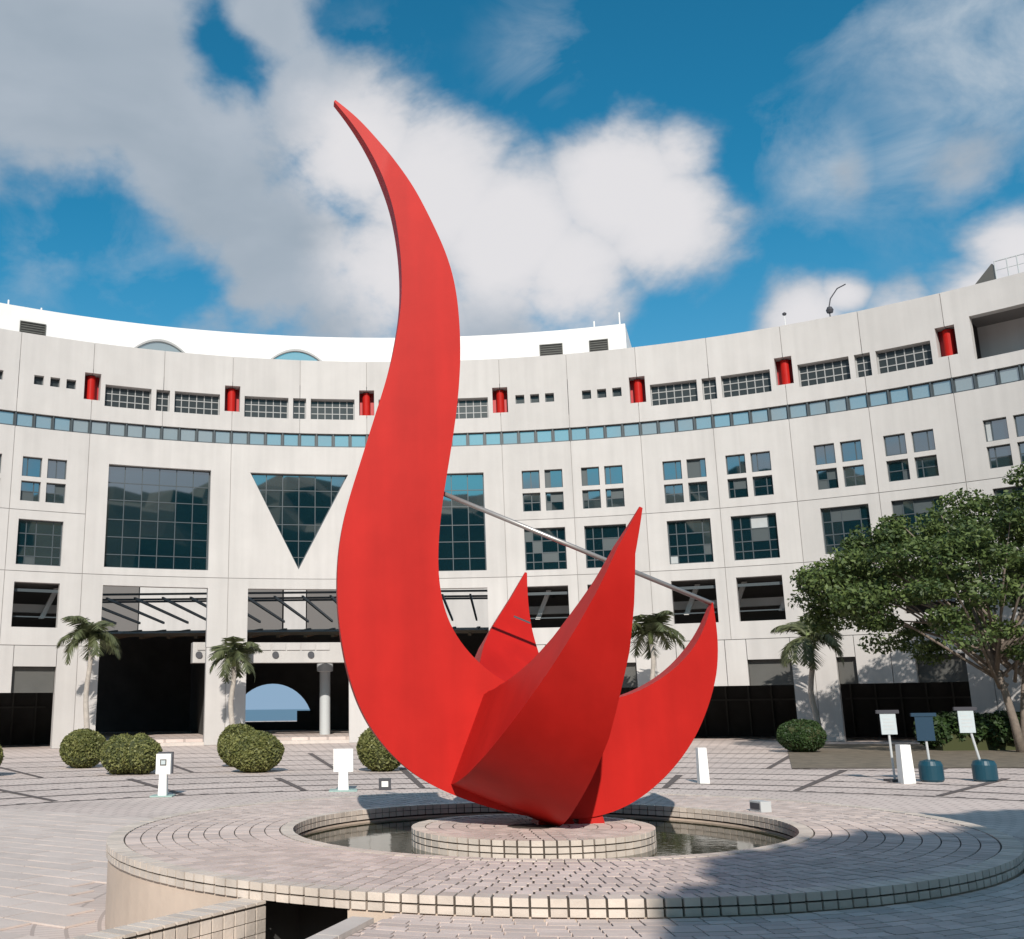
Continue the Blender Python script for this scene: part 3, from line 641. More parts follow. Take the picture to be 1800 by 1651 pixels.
def wedge_mesh(name, r0, r1, da, z0, z1, m, bev=.0):
    h = da / 2; b = MB(); b.hexa([at(r0, -h, z0), at(r1, -h, z0), at(r1, h, z0), at(r0, h, z0), at(r0, -h, z1), at(r1, -h, z1), at(r1, h, z1), at(r0, h, z1)])
    b.f = [tuple(reversed(q)) for q in b.f]
    me = bpy.data.meshes.new(name); me.from_pydata(b.v, [], b.f); me.materials.append(m); return me
def ring_of(name, r0, r1, z0, z1, n, gap, near, m1, m2, parent, phase=0.0, jit=.0, keep=None):
    """pieces in a ring: those for which near(angle) holds are objects, the rest are returned for one joined mesh"""
    da = 360 / n; ga = math.degrees(gap / ((r0 + r1) / 2)); me = None; rest = []
    for i in range(n):
        a = (i + phase) * da; a = (a + 180) % 360 - 180
        j = random.uniform(-jit, jit)
        if near(a):
            me = me or wedge_mesh(name, r0, r1, da - ga, z0, z1, m1)
            o = ob(name, me, parent); o.rotation_euler = (0, 0, -R_(a)); o.location = (0, 0, j)
        elif keep is None or keep(a): rest.append((r0, r1, a, da - ga, z0 + j, z1 + j))
    return rest
def join_rest(name, rest, m, parent):
    b = MB()
    for r0, r1, a, da, z0, z1 in rest:
        h = da / 2; k = len(b.f); b.hexa([at(r0, a - h, z0), at(r1, a - h, z0), at(r1, a + h, z0), at(r0, a + h, z0), at(r0, a - h, z1), at(r1, a - h, z1), at(r1, a + h, z1), at(r0, a + h, z1)])
        b.f[k:] = [tuple(reversed(q)) for q in b.f[k:]]
    o = b.build(name, m, parent, kind='stuff'); return o
front = lambda lim: (lambda a: abs(abs(a) - 180) < lim)
# rim: a coping course and a lower course, two rows of small tiles
rest = []
nt_ = 224
for z0, z1, r0 in ((ZR - .050, ZR + .004, RO - .16), (ZR - .112, ZR - .062, RO - .06)):
    rest += ring_of('rim_tile', r0, RO + random.uniform(0, .002), z0, z1, nt_, .017, front(100), M['tile'], M['tile_i'], fr, jit=.0012)
join_rest('rim_tile_course', rest, M['tile_i'], fr)
# pool edge: coping and two tile courses on the inside wall
rest = []
ni = 150
for z0, z1, r1 in ((ZR - .05, ZR + .004, RI + .13), (ZR - .11, ZR - .058, RI + .05)):
    rest += ring_of('pool_tile', RI, r1, z0, z1, ni, .012, lambda a: abs(a) < 92, M['tile'], M['tile_i'], fr, jit=.001)
join_rest('pool_tile_course', rest, M['tile_i'], fr)
# deck pavers in concentric rows
rows = np.linspace(RI + .14, RO - .17, 11); rest = []; allp = []
for k in range(10):
    r0, r1 = rows[k] + .006, rows[k + 1] - .006; n = int(2 * math.pi * (r0 + r1) / 2 / .125)
    allp.append((k, r0, r1, n))
cand = []
for k, r0, r1, n in allp:
    for i in range(n):
        a = (i + .5 * (k % 2)) * 360 / n; a = (a + 180) % 360 - 180
        x, y = RC[0] + (r0 + r1) / 2 * math.sin(R_(a)), RC[1] + (r0 + r1) / 2 * math.cos(R_(a)); cand.append((math.hypot(x, y), k, a))
lim = sorted(cand)[296][0]
for k, r0, r1, n in allp:
    nf = lambda a, r=(r0 + r1) / 2: math.hypot(RC[0] + r * math.sin(R_(a)), RC[1] + r * math.cos(R_(a))) < lim
    rest += ring_of('deck_paver', r0, r1, ZR - .03, ZR, n, .016, nf, M['brick'], M['brick_i'], fr, .5 * (k % 2), .0018)
join_rest('deck_pavers', rest, M['brick_i'], fr)
# water
o = disc('water', (0, 0), RI + .01, .60, M['water'], 96); o.name = 'pool_water'; o.parent = fr
o = disc('pool_floor', (0, 0), RI + .01, .30, M['poolfloor'], 96); o.parent = fr

# plinth in the pool
pc = (1.53, 11.50); pr = 1.25; ZP = .775
pb_ = empty('round_plinth', (pc[0], pc[1], .3), label='low round tiled plinth standing in the pool beneath the red sculpture', cat='plinth')
b = MB().lathe([(pr - .02, 0), (pr - .02, ZP - .31)], 64); b.f.append(tuple(range(64, 128))); b.build('plinth_core', M['grout'], pb_)
rest = []
for z0, z1, r0 in ((.423, .472, pr - .14), (.361, .410, pr - .05), (.299, .348, pr - .05)):
    rest += ring_of('plinth_tile', r0, pr, z0, z1, 64, .018, front(95), M['tile'], M['tile_i'], pb_, jit=.001)
join_rest('plinth_tile_course', rest, M['tile_i'], pb_)
rest = []
rr_ = np.linspace(.25, pr - .145, 7)
for k in range(6):
    r0, r1 = rr_[k] + .006, rr_[k + 1] - .006; n = max(8, int(2 * math.pi * (r0 + r1) / 2 / .125))
    rest += ring_of('plinth_paver', r0, r1, ZP - .34, ZP - .306, n, .014, front(100), M['brick'], M['brick_i'], pb_, .5 * (k % 2), .0015)
join_rest('plinth_pavers', rest, M['brick_i'], pb_)

# ------------------------------------------------------------------ near terrace with kerb and side parapet
ZT = .635
K1, K2 = Vector((-.22, 7.53)), Vector((-.48, 6.85)); kd = (K2 - K1).normalized()
ke = K1 + kd * 16
arc = [(RC[0] + (RO + .012) * math.sin(R_(a)), RC[1] + (RO + .012) * math.cos(R_(a))) for a in np.arange(204, 96, -3)]
kn = Vector((-kd.y, kd.x)); kn = kn if kn.x > 0 else -kn
kin1, kin2 = K1 + kn * .16, ke + kn * .16
tpoly = [(kin2.x, kin2.y)] + [(kin1.x, kin1.y)] + [p for p in arc if p[0] > kin1.x + .01] + [(14, 11), (14, -9)]
v, f = extrude_outline(tpoly, ZT - .032, -.05, lambda p, d: (p[0], p[1], d))
terrace = mk('terrace', v, f, M['terrace'], kind='structure')
# kerb stones along the terrace edge
for i in range(14):
    p0 = K1 + kd * (i * .6 + .006); p1 = K1 + kd * (i * .6 + .594); q = kn * .155
    b = MB().hexa([(p0.x, p0.y, -.04), (p1.x, p1.y, -.04), (p1.x + q.x, p1.y + q.y, -.04), (p0.x + q.x, p0.y + q.y, -.04), (p0.x, p0.y, ZT), (p1.x, p1.y, ZT), (p1.x + q.x, p1.y + q.y, ZT), (p0.x + q.x, p0.y + q.y, ZT)])
    b.build('kerb_stone', M['kerb'], terrace)
# pavers of the terrace next to the rim: those in view are single pieces
cand = []
for k in range(14):
    r0 = RO + .03 + k * .108; n = int(2 * math.pi * r0 / .2)
    for i in range(n):
        a = (i + .5 * (k % 2)) * 360 / n
        if not 96 < a < 215: continue
        x, y = RC[0] + (r0 + .05) * math.sin(R_(a)), RC[1] + (r0 + .05) * math.cos(R_(a))
        side = (Vector((x, y)) - kin1).dot(kn)
        if side < .12 : continue
        xx = (x / y) * 1
        inview = y > 6.3 and -.2 < xx < .72
        cand.append((0 if inview else 1, math.hypot(x, y - 5), r0, a, n))
cand.sort(); rest = []; cache = {}
for i, (iv, d, r0, a, n) in enumerate(cand):
    ga = math.degrees(.012 / r0); da = 360 / n - ga
    if i < 296:
        if r0 not in cache: cache[r0] = wedge_mesh('terrace_paver', r0, r0 + .098, da, ZT - .035, ZT, M['brick'])
        o = ob('terrace_paver', cache[r0], terrace); o.rotation_euler = (0, 0, -R_(a)); o.location = (RC[0], RC[1], random.uniform(-.0015, .0015))
    else: rest.append((r0, r0 + .098, a, da, ZT - .035, ZT))
o = join_rest('terrace_pavers', rest, M['brick_i'], terrace); o.location = (RC[0], RC[1], 0)
# low tiled parapet across the gap from the kerb
pw0, pw1 = Vector((-.86, 8.14)), Vector((-2.9, 5.05)); pd = (pw1 - pw0).normalized(); pn = Vector((-pd.y, pd.x)); pn = pn if pn.x > 0 else -pn
par = empty('parapet_wall', (pw0.x, pw0.y, 0), label='low parapet wall faced with square beige tiles at the left foot of the fountain', cat='wall')
def pquad(s0, s1, t0, t1, z0, z1):       # s along, t across (towards the terrace), local
    q = lambda s, t, z: (pd.x * s + pn.x * t, pd.y * s + pn.y * t, z)
    b = MB().hexa([q(s0, t0, z0), q(s1, t0, z0), q(s1, t1, z0), q(s0, t1, z0), q(s0, t0, z1), q(s1, t0, z1), q(s1, t1, z1), q(s0, t1, z1)]); return b
Lp = (pw1 - pw0).length
pquad(0, Lp, -.22, -.015, -.04, ZT - .02).build('wall_core', M['grout'], par)
for i in range(int(Lp / .115)):
    pquad(i * .115 + .009, i * .115 + .106, -.225, 0, ZT - .018, ZT + .002).build('coping_tile', M['tile'], par)
    for j in range(6):
        pquad(i * .115 + .009, i * .115 + .106, -.014, 0, ZT - .118 - j * .088, ZT - .036 - j * .088).build('wall_tile', M['tile'], par)

fl0, fl1 = pw0 + pd * .32 + pn * .004, pw0 + pd * 3.2 + pn * .004; kk0, kk1 = K1 + kd * .12 - kn * .004, K1 + kd * 3.0 - kn * .004
q8 = [(fl0.x, fl0.y), (fl1.x, fl1.y), (kk1.x, kk1.y), (kk0.x, kk0.y)]
MB().hexa([(*p, .004) for p in q8] + [(*p, .43) for p in q8]).build('channel_floor', M['render'], terrace)
# ------------------------------------------------------------------ red sculpture
SO = Vector((1.6, 11.75, 0)); dl = R_(5)
OUT = [(-2.140, 9.215), (-1.981, 9.016), (-1.816, 8.753), (-1.666, 8.469), (-1.552, 8.179), (-1.452, 7.876), (-1.395, 7.553), (-1.358, 7.254), (-1.343, 6.908), (-1.352, 6.558), (-1.38, 6.36), (-1.417, 6.189), (-1.488, 5.809), (-1.596, 5.468), (-1.742, 4.999), (-1.885, 4.539), (-2.0, 4.184), (-2.064, 3.897), (-2.101, 3.615), (-2.114, 3.335), (-2.102, 2.967), (-2.053, 2.605), (-1.975, 2.247), (-1.826, 1.863), (-1.636, 1.6), (-1.411, 1.367), (-1.174, 1.203), (-0.996, 1.12), (-0.58, 0.966), (-0.161, 0.856), (0.201, 0.815), (0.566, 0.814), (0.877, 0.883), (1.197, 1.05), (1.529, 1.323), (1.793, 1.644), (2.0, 2.062), (2.099, 2.396), (2.146, 2.705), (2.128, 3.10)]
INN = [(-2.122, 9.235), (-1.969, 9.105), (-1.797, 8.925), (-1.612, 8.677), (-1.394, 8.382), (-1.186, 8.066), (-1.027, 7.729), (-0.852, 7.323), (-0.757, 7.028), (-0.704, 6.735), (-0.679, 6.402), (-0.674, 5.962), (-0.706, 5.55), (-0.755, 5.178), (-0.831, 4.745), (-0.906, 4.352), (-0.958, 4.03), (-0.991, 3.711), (-0.998, 3.397), (-0.961, 3.087), (-0.892, 2.872), (-0.797, 2.688), (-0.641, 2.506), (-0.424, 2.306), (-0.199, 2.184), (0.016, 2.116), (0.324, 2.048), (0.635, 2.021), (0.919, 2.042), (1.242, 2.147), (1.574, 2.339), (1.852, 2.595), (2.023, 2.861)]
def spline(pts, m):
    p = np.array(pts); d = np.r_[0, np.cumsum(np.linalg.norm(np.diff(p, axis=0), axis=1))]; t = np.linspace(0, d[-1], m)
    q = np.stack([np.interp(t, d, p[:, 0]), np.interp(t, d, p[:, 1])], 1)
    for _ in range(10): q[1:-1] = (q[:-2] + 2 * q[1:-1] + q[2:]) / 4
    return q
NS = 150
o_, i_ = spline(OUT, NS), spline(INN + [(2.118, 3.09)], NS)
sculp = empty('red_sculpture', (SO.x, SO.y, .7), dl, label='tall curved red steel sculpture with pointed horns standing in the fountain', cat='sculpture')
v, f = [], []
for k in range(NS):
    wd = np.linalg.norm(o_[k] - i_[k]); th = .14 * min(1, .35 + wd / .55)
    for y in (-th, th): v += [(o_[k][0], y, o_[k][1] - .7), (i_[k][0], y, i_[k][1] - .7)]
for k in range(NS - 1):
    b = 4 * k; n = b + 4
    f += [(b, b + 1, n + 1, n), (b + 2, n + 2, n + 3, b + 3), (b, n, n + 2, b + 2), (b + 1, b + 3, n + 3, n + 1)]
f += [(0, 2, 3, 1), (4 * NS - 4, 4 * NS - 3, 4 * NS - 1, 4 * NS - 2)]
body = mk('curved_blade', v, f, M['red'], sculp)
Am, Bm = Vector((-.925, 0, 4.349 - .7)), Vector((2.15, 0, 3.085 - .7))
g = (Bm - Am).normalized(); q_ = Vector((g.z, 0, -g.x)); Cc = Am + g * 1.6
ph = [-90, -80, -70, -60, -50, -40, -30, -20, -10, 0, 30, 50, 60, 70, 80, 90]
sL = [-.01, -.07, -.09, -.13, -.18, -.24, -.30, -.35, -.38, -.39, -.36, -.33, -.28, -.19, -.09, -.01]
sR = [.02, .10, .26, .40, .50, .60, .66, .71, .77, .82, .65, .48, .37, .25, .14, .02]
tt = [.02, .16, .30, .42, .50, .60, .74, .88, .98, 1.0, .80, .58, .44, .30, .15, .02]
v, f = [], []; NB = 90
for k in range(NB + 1):
    p = -90 + 180 * k / NB; c, s = math.cos(R_(p)), math.sin(R_(p)); Rr = 2.4 + .52 * c ** 4
    a, b, t = np.interp(p, ph, sL), np.interp(p, ph, sR), np.interp(p, ph, tt)
    for rr, ss in ((Rr, a), (Rr, b), (Rr - t, b), (Rr - t, a)):
        x = Cc + q_ * (rr * c) + Vector((0, 1, 0)) * (rr * s) + g * ss; v.append(tuple(x))
for k in range(NB):
    b = 4 * k
    for j in range(4): f.append((b + j, b + (j + 1) % 4, b + 4 + (j + 1) % 4, b + 4 + j))
f += [(0, 3, 2, 1), (4 * NB, 4 * NB + 1, 4 * NB + 2, 4 * NB + 3)]
band = mk('dial_band', v, f, M['red'], sculp)
for me in (body.data, band.data):
    bm = bmesh.new(); bm.from_mesh(me); bmesh.ops.recalc_face_normals(bm, faces=bm.faces); bm.to_mesh(me); bm.free()
    me.polygons.foreach_set('use_smooth', [True] * len(me.polygons))
    me.set_sharp_from_angle(angle=R_(35))
MB().tube([Am, Bm], .028, 10).build('gnomon_rod', M['steel'], sculp, smooth=True)
# dark hour lines on the inner face of the rear horn
for p in (71.5,):
    c, s = math.cos(R_(p)), math.sin(R_(p)); Rr = 2.4 + .52 * c ** 4 - np.interp(p, ph, tt) - .006
    a, b = np.interp(p, ph, sL) + .04, np.interp(p, ph, sR) - .01; vv = []
    for pp in (p - .35, p + .35):
        for ss in (a + .35 * (b - a), b):
            for dr in (0, .008): vv.append(tuple(Cc + q_ * ((Rr + dr) * math.cos(R_(pp))) + Vector((0, 1, 0)) * ((Rr + dr) * math.sin(R_(pp))) + g * ss))
    bq = MB(); bq.hexa([vv[0], vv[2], vv[6], vv[4], vv[1], vv[3], vv[7], vv[5]]); bq.build('hour_line', M['sign_dark'], sculp)
# short feet under the blade
for x, w in ((.2, .22), (.58, .16)):
    MB().hexa([(x - w, -.14, -.02), (x + w, -.14, -.02), (x + w, .22, -.02), (x - w, .22, -.02), (x - w * .7, -.1, .22), (x + w * .7, -.1, .22), (x + w * .7, .14, .22), (x - w * .7, .14, .22)]).build('foot', M['red'], sculp)

# ------------------------------------------------------------------ shrubs
def bush(loc, rx, ry, h, label, m='bushleaf', n=6500, group='clipped round shrubs on the plaza', lobes=1):
    o = empty('round_shrub', loc, label=label, cat='shrub', group=group)
    cs = [(0, 0, h * .5)]; rs = [(rx, ry, h * .52)]
    if lobes == 2: cs = [(-rx * .32, 0, h * .5), (rx * .36, -.1, h * .47)]; rs = [(rx * .72, ry, h * .52), (rx * .66, ry, h * .48)]
    for _ in range(7):
        az = random.uniform(0, 2 * math.pi); el = random.uniform(-.2, 1.2); k = random.uniform(.62, .78); cs.append((rx * k * math.cos(az) * math.cos(el), ry * k * math.sin(az) * math.cos(el), h * .5 + h * .5 * k * math.sin(el))); rs.append((rx * .34, ry * .34, h * .19))
    bm = bmesh.new()
    for c, r in zip(cs[:lobes], rs):
        mtx = Matrix.Translation(c) @ Matrix.Diagonal((r[0] * .93, r[1] * .93, r[2] * .93, 1)); bmesh.ops.create_icosphere(bm, subdivisions=3, radius=1, matrix=mtx)
    for vv in bm.verts: vv.co += Vector([random.uniform(-.05, .05) for _ in range(3)])
    me = bpy.data.meshes.new('inner_twigs'); bm.to_mesh(me); bm.free(); me.materials.append(M['hedge_core']); ob('inner_twigs', me, o)
    me = leaves(cs[:lobes] * 4 + cs[lobes:], rs[:lobes] * 4 + rs[lobes:], n // 5, .05, .3, .88); me.materials.append(M[m]); ob('foliage', me, o)
    return o
bush((-12.75, 33.7, 0), .92, .95, 1.2, 'round shrub cut by the left edge of the picture')
bush((-10.55, 38.2, 0), .80, .85, 1.3, 'round shrub behind the double-headed shrub near the left column')
bush((-7.95, 34.4, 0), .94, .88, 1.2, 'green double-headed shrub beside the framed white bollard', lobes=2, n=3000)
bush((-5.05, 38.0, 0), .76, .8, 1.42, 'rear shrub of the pair in front of the arch opening')
bush((-4.08, 34.6, 0), .88, .85, 1.25, 'front oval shrub of the pair before the second column')
bush((-.05, 34.5, 0), .80, .85, 1.4, 'round shrub half hidden behind the left curve of the red sculpture')
bush((17.0, 44.2, 0), .95, .95, 1.28, 'dark shaded shrub at the foot of the right palm', 'bushshaded')

# ------------------------------------------------------------------ palms
def palm(loc, h, r, label, seed, nf=15):
    random.seed(seed)
    o = empty('palm_tree', loc, label=label, cat='palm tree', group='palms along the building')
    pts = [(.08 * math.sin(i), .05 * math.cos(i * 1.3), h * i / 9) for i in range(10)]
    MB().tube(pts, [.20, .17, .15, .14, .135, .13, .125, .12, .115, .11], 10).build('trunk', M['palmbark'], o, smooth=True)
    MB().tube([(pts[-1][0], pts[-1][1], h - .05), (pts[-1][0], pts[-1][1], h + .45), (pts[-1][0], pts[-1][1], h + .8)], [.12, .14, .05], 10).build('crownshaft', M['crownshaft'], o, smooth=True)
    for k in range(nf):
        az = 2 * math.pi * k / nf * 1.0 + random.uniform(-.25, .25); el0 = random.choice((75, 60, 45, 30, 12, -5)) + random.uniform(-6, 6); Lf = r * random.uniform(.85, 1.12)
        p = Vector((pts[-1][0], pts[-1][1], h + .55)); el = R_(el0); ns = 12; spine = [p.copy()]
        for i in range(ns):
            el -= R_(random.uniform(7.5, 10.5)) * (1 if i > 2 else .4); p = p + Vector((math.cos(az) * math.cos(el), math.sin(az) * math.cos(el), math.sin(el))) * Lf / ns; spine.append(p.copy())
        b = MB().tube(spine, [.035 - .0024 * i for i in range(ns + 1)], 4)
        side = Vector((-math.sin(az), math.cos(az), 0))
        for i in range(1, ns * 3):
            t = i / (ns * 3); x = t * ns; i0 = min(int(x), ns - 1); c = spine[i0].lerp(spine[i0 + 1], x - i0); tg = (spine[i0 + 1] - spine[i0]).normalized()
            ll = r * .36 * math.sin(math.pi * (t * .86 + .12)) + .1
            for sg in (-1, 1):
                dr = (side * sg * .8 + tg * .55 + Vector((0, 0, random.uniform(-.55, -.05)))).normalized(); e = c + dr * ll; wv = tg * .045; k0 = len(b.v)
                b.v += [tuple(c - wv), tuple(c + wv), tuple(c + dr * ll * .6 + wv * .8 + Vector((0, 0, -.03))), tuple(e + Vector((0, 0, -.12 * ll)))]; b.f.append((k0, k0 + 1, k0 + 2, k0 + 3))
        b.build('frond', M['palmleaf'], o)
palm((-14.75, 53.6, 0), 5.1, 2.0, 'palm beside the leftmost big doorway', 3)
palm((-7.9, 56.3, 0), 4.15, 1.9, 'palm in front of the column between the two big openings', 5)
palm((13.75, 54.6, 0), 5.0, 2.05, 'palm seen between the upright red horn and the right red horn', 11)
palm((20.45, 51.2, 0), 4.5, 2.1, 'palm above the dark shaded shrub near the leafy tree', 9)

# ------------------------------------------------------------------ broad-leaved trees
def tree(loc, trunk_pts, limbs, clumps, per, size, label, m='leaf', up=.5):
    o = empty('leafy_tree', loc, label=label, cat='tree')
    MB().tube(trunk_pts[0], trunk_pts[1], 10).build('trunk', M['bark'], o, smooth=True)
    for pts, rad in limbs: MB().tube(pts, rad, 7).build('branch', M['bark'], o, smooth=True)
    me = leaves([c[0] for c in clumps], [c[1] for c in clumps], per, size, up, .25); me.materials.append(M[m]); ob('crown', me, o)
    return o
random.seed(21)
cl = []; lb = []
base = Vector((24.6, 42.0, 0)); fork = Vector((-.6, 0, 3.4))
def pad(x, y, z, rx, ry, rz): cl.append(((x, y, z), (rx, ry, rz)))
spots = []
tx = [-7.8, -6.4, -4.8, -3, -1, 1, 3, 6, 9]; tz = [6.5, 7.7, 8.9, 9.8, 10.3, 10.9, 11.9, 12.4, 11.5]; bz = [6.0, 5.2, 4.7, 4.3, 3.9, 4.0, 4.4, 5.0, 5.6]
for i in range(265):
    x = random.uniform(-7.3, 8.8); t0, t1 = np.interp(x, tx, tz), np.interp(x, tx, bz)
    yl = 4.6 * math.sqrt(max(.03, 1 - (x / 9.2) ** 2)); y = random.uniform(-yl, yl); k = 1 - .5 * (y / 4.8) ** 2
    z = t1 + (t0 * k + t1 * (1 - k) - t1) * (1 - random.random() ** 1.5); r = random.uniform(.45, .95)
    pad(x, y, z - r * .3, r * 1.2, r * 1.1, r * .62); spots.append(Vector((x, y, z)))
for s in spots[::7]:
    st = Vector((random.uniform(-.6, .5), 0, random.uniform(2.4, 4.2))); mid = st.lerp(s, .5) + Vector((0, 0, .35)); lb.append(([st, mid, s], [.07, .045, .015]))
lb.append(([(.1, 0, .4), (.5, .2, 2.2), (1.1, .3, 4.6), (2.2, .3, 7.5)], [.13, .11, .09, .04]))
tree(base, ([(0, 0, -.1), (-.15, 0, 1.2), (-.35, 0, 2.4), (-.7, .1, 4.0), (-1.2, .2, 6.2)], [.19, .15, .13, .11, .04]), lb, cl, 320, .092, 'spreading leafy tree at the right edge in front of the building')
# tall tree beside the camera: only its shadow reaches the picture
cl = []; lb = []; random.seed(4)
for i in range(340):
    A_ = i % 5 < 3; cx_, cy_, rx_, ry_ = (-1.0, -3.9, 4.3, 3.2) if A_ else (2.4, 4.2, 3.6, 2.9)
    az = random.uniform(0, 2 * math.pi); t = random.random() ** .5; x, y = cx_ + math.cos(az) * t * rx_, cy_ + math.sin(az) * t * ry_
    z = 9.4 + random.uniform(-.6, .7) * (1 - .4 * t); r = random.uniform(.6, 1.0); cl.append(((x, y, z), (r * 1.25, r * 1.2, r * .6)))
    if i % 3 == 0: lb.append(([(0, 0, 5), (x * .5, y * .5, 7.4), (x, y, z)], [.14, .08, .03]))
tree((7.6, -4.4, .6), ([(0, 0, -.1), (.1, 0, 2.5), (0, .1, 5), (.1, .1, 9)], [.34, .28, .24, .08]), lb, cl, 520, .26, 'tall leafy tree beside the viewer that shades the right side of the fountain')

# hedge and soil bed under the right tree, shade put into their dark colours
def hedge(x0, x1, y0, y1, h, label):
    o = empty('hedge', ((x0 + x1) / 2, (y0 + y1) / 2, 0), label=label, cat='hedge'); w, d = (x1 - x0) / 2, (y1 - y0) / 2
    MB().box(-w * .95, w * .95, -d * .5, d * .6, 0, h * .5).build('inner_twigs', M['hedge_core'], o)
    n = int(w * 3); cs = [(-w + 2 * w * (i + .5) / n, random.uniform(-d * .4, d * .4), h * random.uniform(.5, .7)) for i in range(n)]; rs = [(w / n * 1.5, d * 1.15, h * .5)] * n
    me = leaves(cs, rs, 1300, .10, .3, .7); me.materials.append(M['bushshaded']); ob('foliage', me, o)
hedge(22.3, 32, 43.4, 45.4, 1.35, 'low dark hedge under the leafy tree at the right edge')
v = [(12.5, 33.5, .02), (40, 30, .02), (44, 46, .02), (20.5, 52, .02), (17.6, 47.5, .02)]
mk('planting_bed', v, [tuple(range(5))], M['soil'], kind='structure')  # brown soil whose dark tone also stands for tree shade

# ------------------------------------------------------------------ bollards, signs, lights
def bollard(loc, h, w, label, head=None, base=True):
    o = empty('bollard', loc, label=label, cat='bollard', group='white bollards on the plaza')
    t = w * .86
    MB().hexa([(-w / 2, -w / 2, 0), (w / 2, -w / 2, 0), (w / 2, w / 2, 0), (-w / 2, w / 2, 0), (-t / 2, -t / 2, h), (t / 2, -t / 2, h), (t / 2, t / 2, h), (-t / 2, t / 2, h)]).build('post', M['bollard'], o)
    if base: MB().box(-w * 1.3, w * 1.3, -w * 1.2, w * 1.2, .004, .03).build('base_plate', M['teal'], o)
    if head == 'frame':
        hd = MB().box(-.17, .17, -.09, .09, h + .002, h + .46).build('sign_box', M['bollard'], o)
        MB().box(-.17, .2, .091, .14, h + .01, h + .5).build('sign_back', M['sign_dark'], hd); MB().box(-.075, .075, -.1, -.092, h + .2, h + .34).build('sign_panel', M['greypanel'], hd)
        MB().box(-.05, .05, -.106, -.1005, h + .225, h + .315).build('sign_picture', M['paper'], hd)
    if head == 'wide': MB().box(-.24, .24, -.09, .09, h + .002, h + .54).build('sign_box', M['bollard'], o)
bollard((-5.16, 25.6, 0), .5, .2, 'white bollard with a small dark-framed sign on top', 'frame')
bollard((-.99, 26.7, 0), .45, .26, 'white bollard with a wide blank white head', 'wide')
bollard((8.13, 27.9, 0), .88, .25, 'plain white bollard right of the red sculpture', None, False)
bollard((12.97, 27.2, 0), .93, .3, 'tall plain white bollard in front of the sign stands', None, False)
fl = empty('ground_light', (.02, 26.9, 0), label='small dark ground light box with white face left of the sculpture base', cat='light')
MB().box(-.15, .15, -.12, .12, 0, .27).build('housing', M['sign_dark'], fl); MB().box(-.08, .08, -.135, -.121, .08, .21).build('lens', M['bollard'], fl)
bx_ = empty('pool_light', (4.42, 12.95, ZR), R_(-75), label='small grey light box on the right rear edge of the pool', cat='light')
MB().box(-.11, .11, -.07, .07, 0, .12).build('housing', M['sign_grey'], bx_); MB().box(-.09, .09, -.078, -.0705, .03, .1).build('lens', M['sign_dark'], bx_)
def stand(loc, H, bw, bh, board, label, lean=0, basem='blue', rim='sign_dark', text=True):
    o = empty('sign_stand', loc, label=label, cat='sign', group='sign stands by the right planting bed')
    if basem == 'sign_dark': MB().box(-.2, .2, -.2, .2, .004, .06).build('base', M[basem], o)
    else: MB().lathe([(0, 0), (.25, 0), (.285, .05), (.285, .4), (.24, .5), (.08, .54), (0, .54)], 28).build('base', M[basem], o, smooth=False)
    MB().tube([(0, 0, .05), (lean, 0, H)], .03, 8).build('pole', M['sign_grey'], o)
    if True:
        b = MB().box(lean - bw / 2, lean + bw / 2, -.06, -.035, H - bh, H).build('board', M[board], o)
        MB().box(lean - bw / 2 - .09, lean + bw / 2 + .09, -.08, -.02, H + .002, H + .09).build('top_rail', M[rim], b)
        for k in range(4 if text else 0): MB().box(lean - bw * .34, lean + bw * (.34 if k else .1), -.064, -.0605, H - .14 - k * bh * .16, H - .115 - k * bh * .16).build('text_line', M['sign_grey'], b)
stand((13.0, 27.9, 0), 1.68, .40, .52, 'paper', 'white notice sign on a thin pole rising behind the tall white bollard', -.02, 'sign_dark')
stand((13.85, 27.7, 0), 1.6, .46, .6, 'bluedark', 'dark blue sign board on a pole with a blue base', -.05, rim='bluedark', text=False)
stand((15.15, 27.6, 0), 1.74, .40, .55, 'paper', 'white notice sign on a leaning pole with a blue base at far right', -.32)

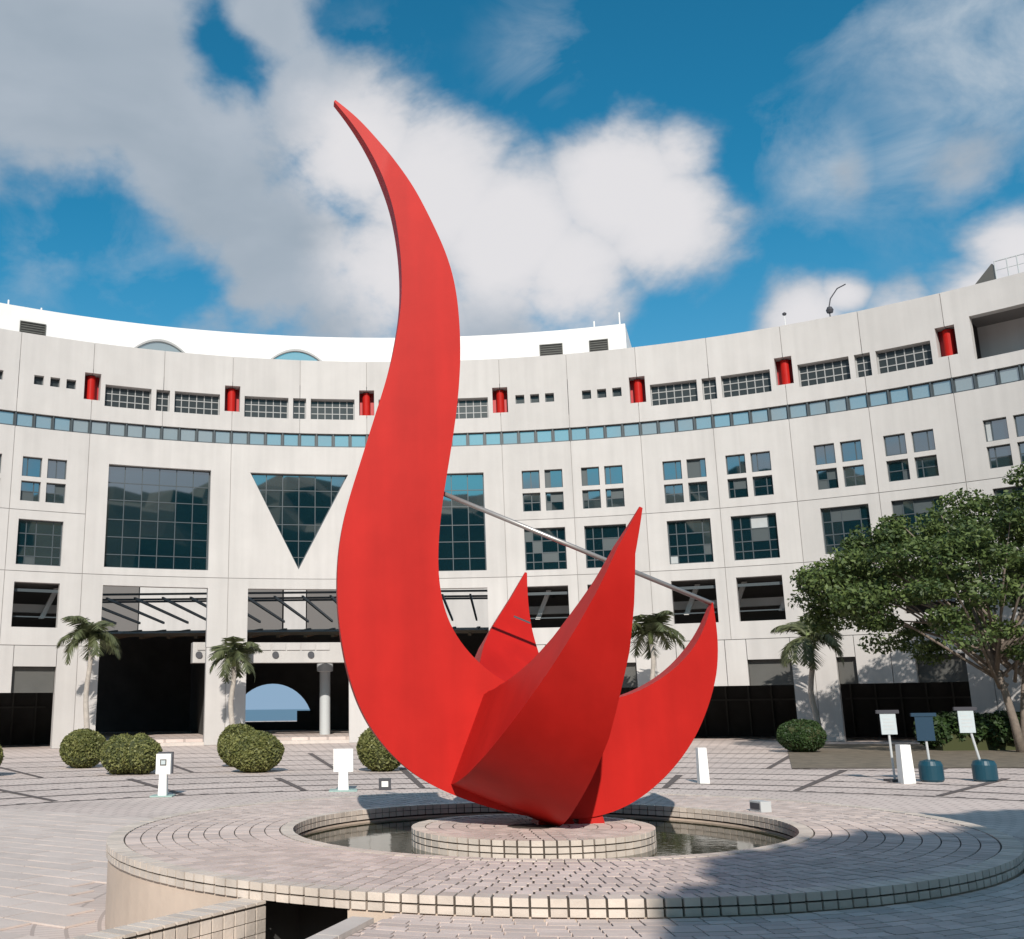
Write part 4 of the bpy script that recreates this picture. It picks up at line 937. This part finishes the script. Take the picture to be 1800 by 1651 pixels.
# ------------------------------------------------------------------ roof equipment
def rooftop(name, a, z, d, builder, label, cat, group=None):
    o = empty(name, P(a, z, d), -R_(a), label=label, cat=cat, group=group); builder(o); return o
def mast(h, r=.05):
    def b(o): MB().tube([(0, 0, 0), (0, 0, h)], r, 8).build('pole', M['bollard'], o); MB().lathe([(0, 0), (.12, 0), (.12, .1), (0, .1)], 12).build('foot', M['bollard'], o)
    return b
rooftop('antenna_mast', 15.5, 24.93, 3.0, mast(.55), 'short white mast on the white attic near its right end', 'mast', 'masts on the white attic')
rooftop('antenna_mast', 17.5, 24.93, 3.0, mast(.95), 'tall white mast at the right corner of the white attic', 'mast', 'masts on the white attic')
rooftop('antenna_mast', -31.0, 24.93, 3.0, mast(.45), 'white mast at the far left of the attic roof', 'mast', 'masts on the white attic')
rooftop('antenna_mast', -28.6, 24.93, 3.0, mast(.3), 'stubby white mast right of the leftmost roof mast', 'mast', 'masts on the white attic')
def lampb(o):
    MB().tube([(0, 0, 0), (-.05, 0, .5), (.1, 0, 1.1), (.5, 0, 1.6), (.95, 0, 1.75)], .035, 8).build('curved_arm', M['sign_dark'], o); MB().lathe([(0, .25), (.16, .3), (.2, .45), (.12, .62), (0, .64)], 14).build('lamp_head', M['sign_dark'], o)
rooftop('roof_floodlight', 33.4, 22.5, .25, lampb, 'dark floodlight with a tall curved arm on the right parapet', 'floodlight')
def camb(o):
    MB().tube([(0, 0, 0), (0, 0, .62)], .018, 6).build('pole', M['bollard'], o); MB().lathe([(0, .62), (.1, .66), (.12, .76), (0, .84)], 12).build('camera_dome', M['sign_dark'], o)
rooftop('security_camera', 30.2, 22.5, .25, camb, 'small dark dome camera on a thin pole on the right parapet', 'camera')
def railb(o):
    for x in (0, .55, 1.0, 1.35): MB().tube([(x, 0, 0), (x, 0, 1.05)], .035, 6).build('post', M['sign_grey'], o)
    MB().tube([(0, 0, 1.03), (1.35, 0, 1.03)], .03, 6).build('rail', M['sign_grey'], o); MB().tube([(0, 0, .55), (1.35, 0, .55)], .02, 6).build('rail', M['sign_grey'], o)
    MB().hexa([(-1.1, 0, 0), (-.1, 0, 0), (-.1, .5, 0), (-1.1, .5, 0), (-.15, 0, .95), (-.1, 0, .95), (-.1, .5, .95), (-.15, .5, .95)]).build('wedge_cover', M['greypanel'], o)
rooftop('roof_railing', 44.3, 22.5, .3, railb, 'grey railing with a wedge-shaped cover at the right end of the roof', 'railing')
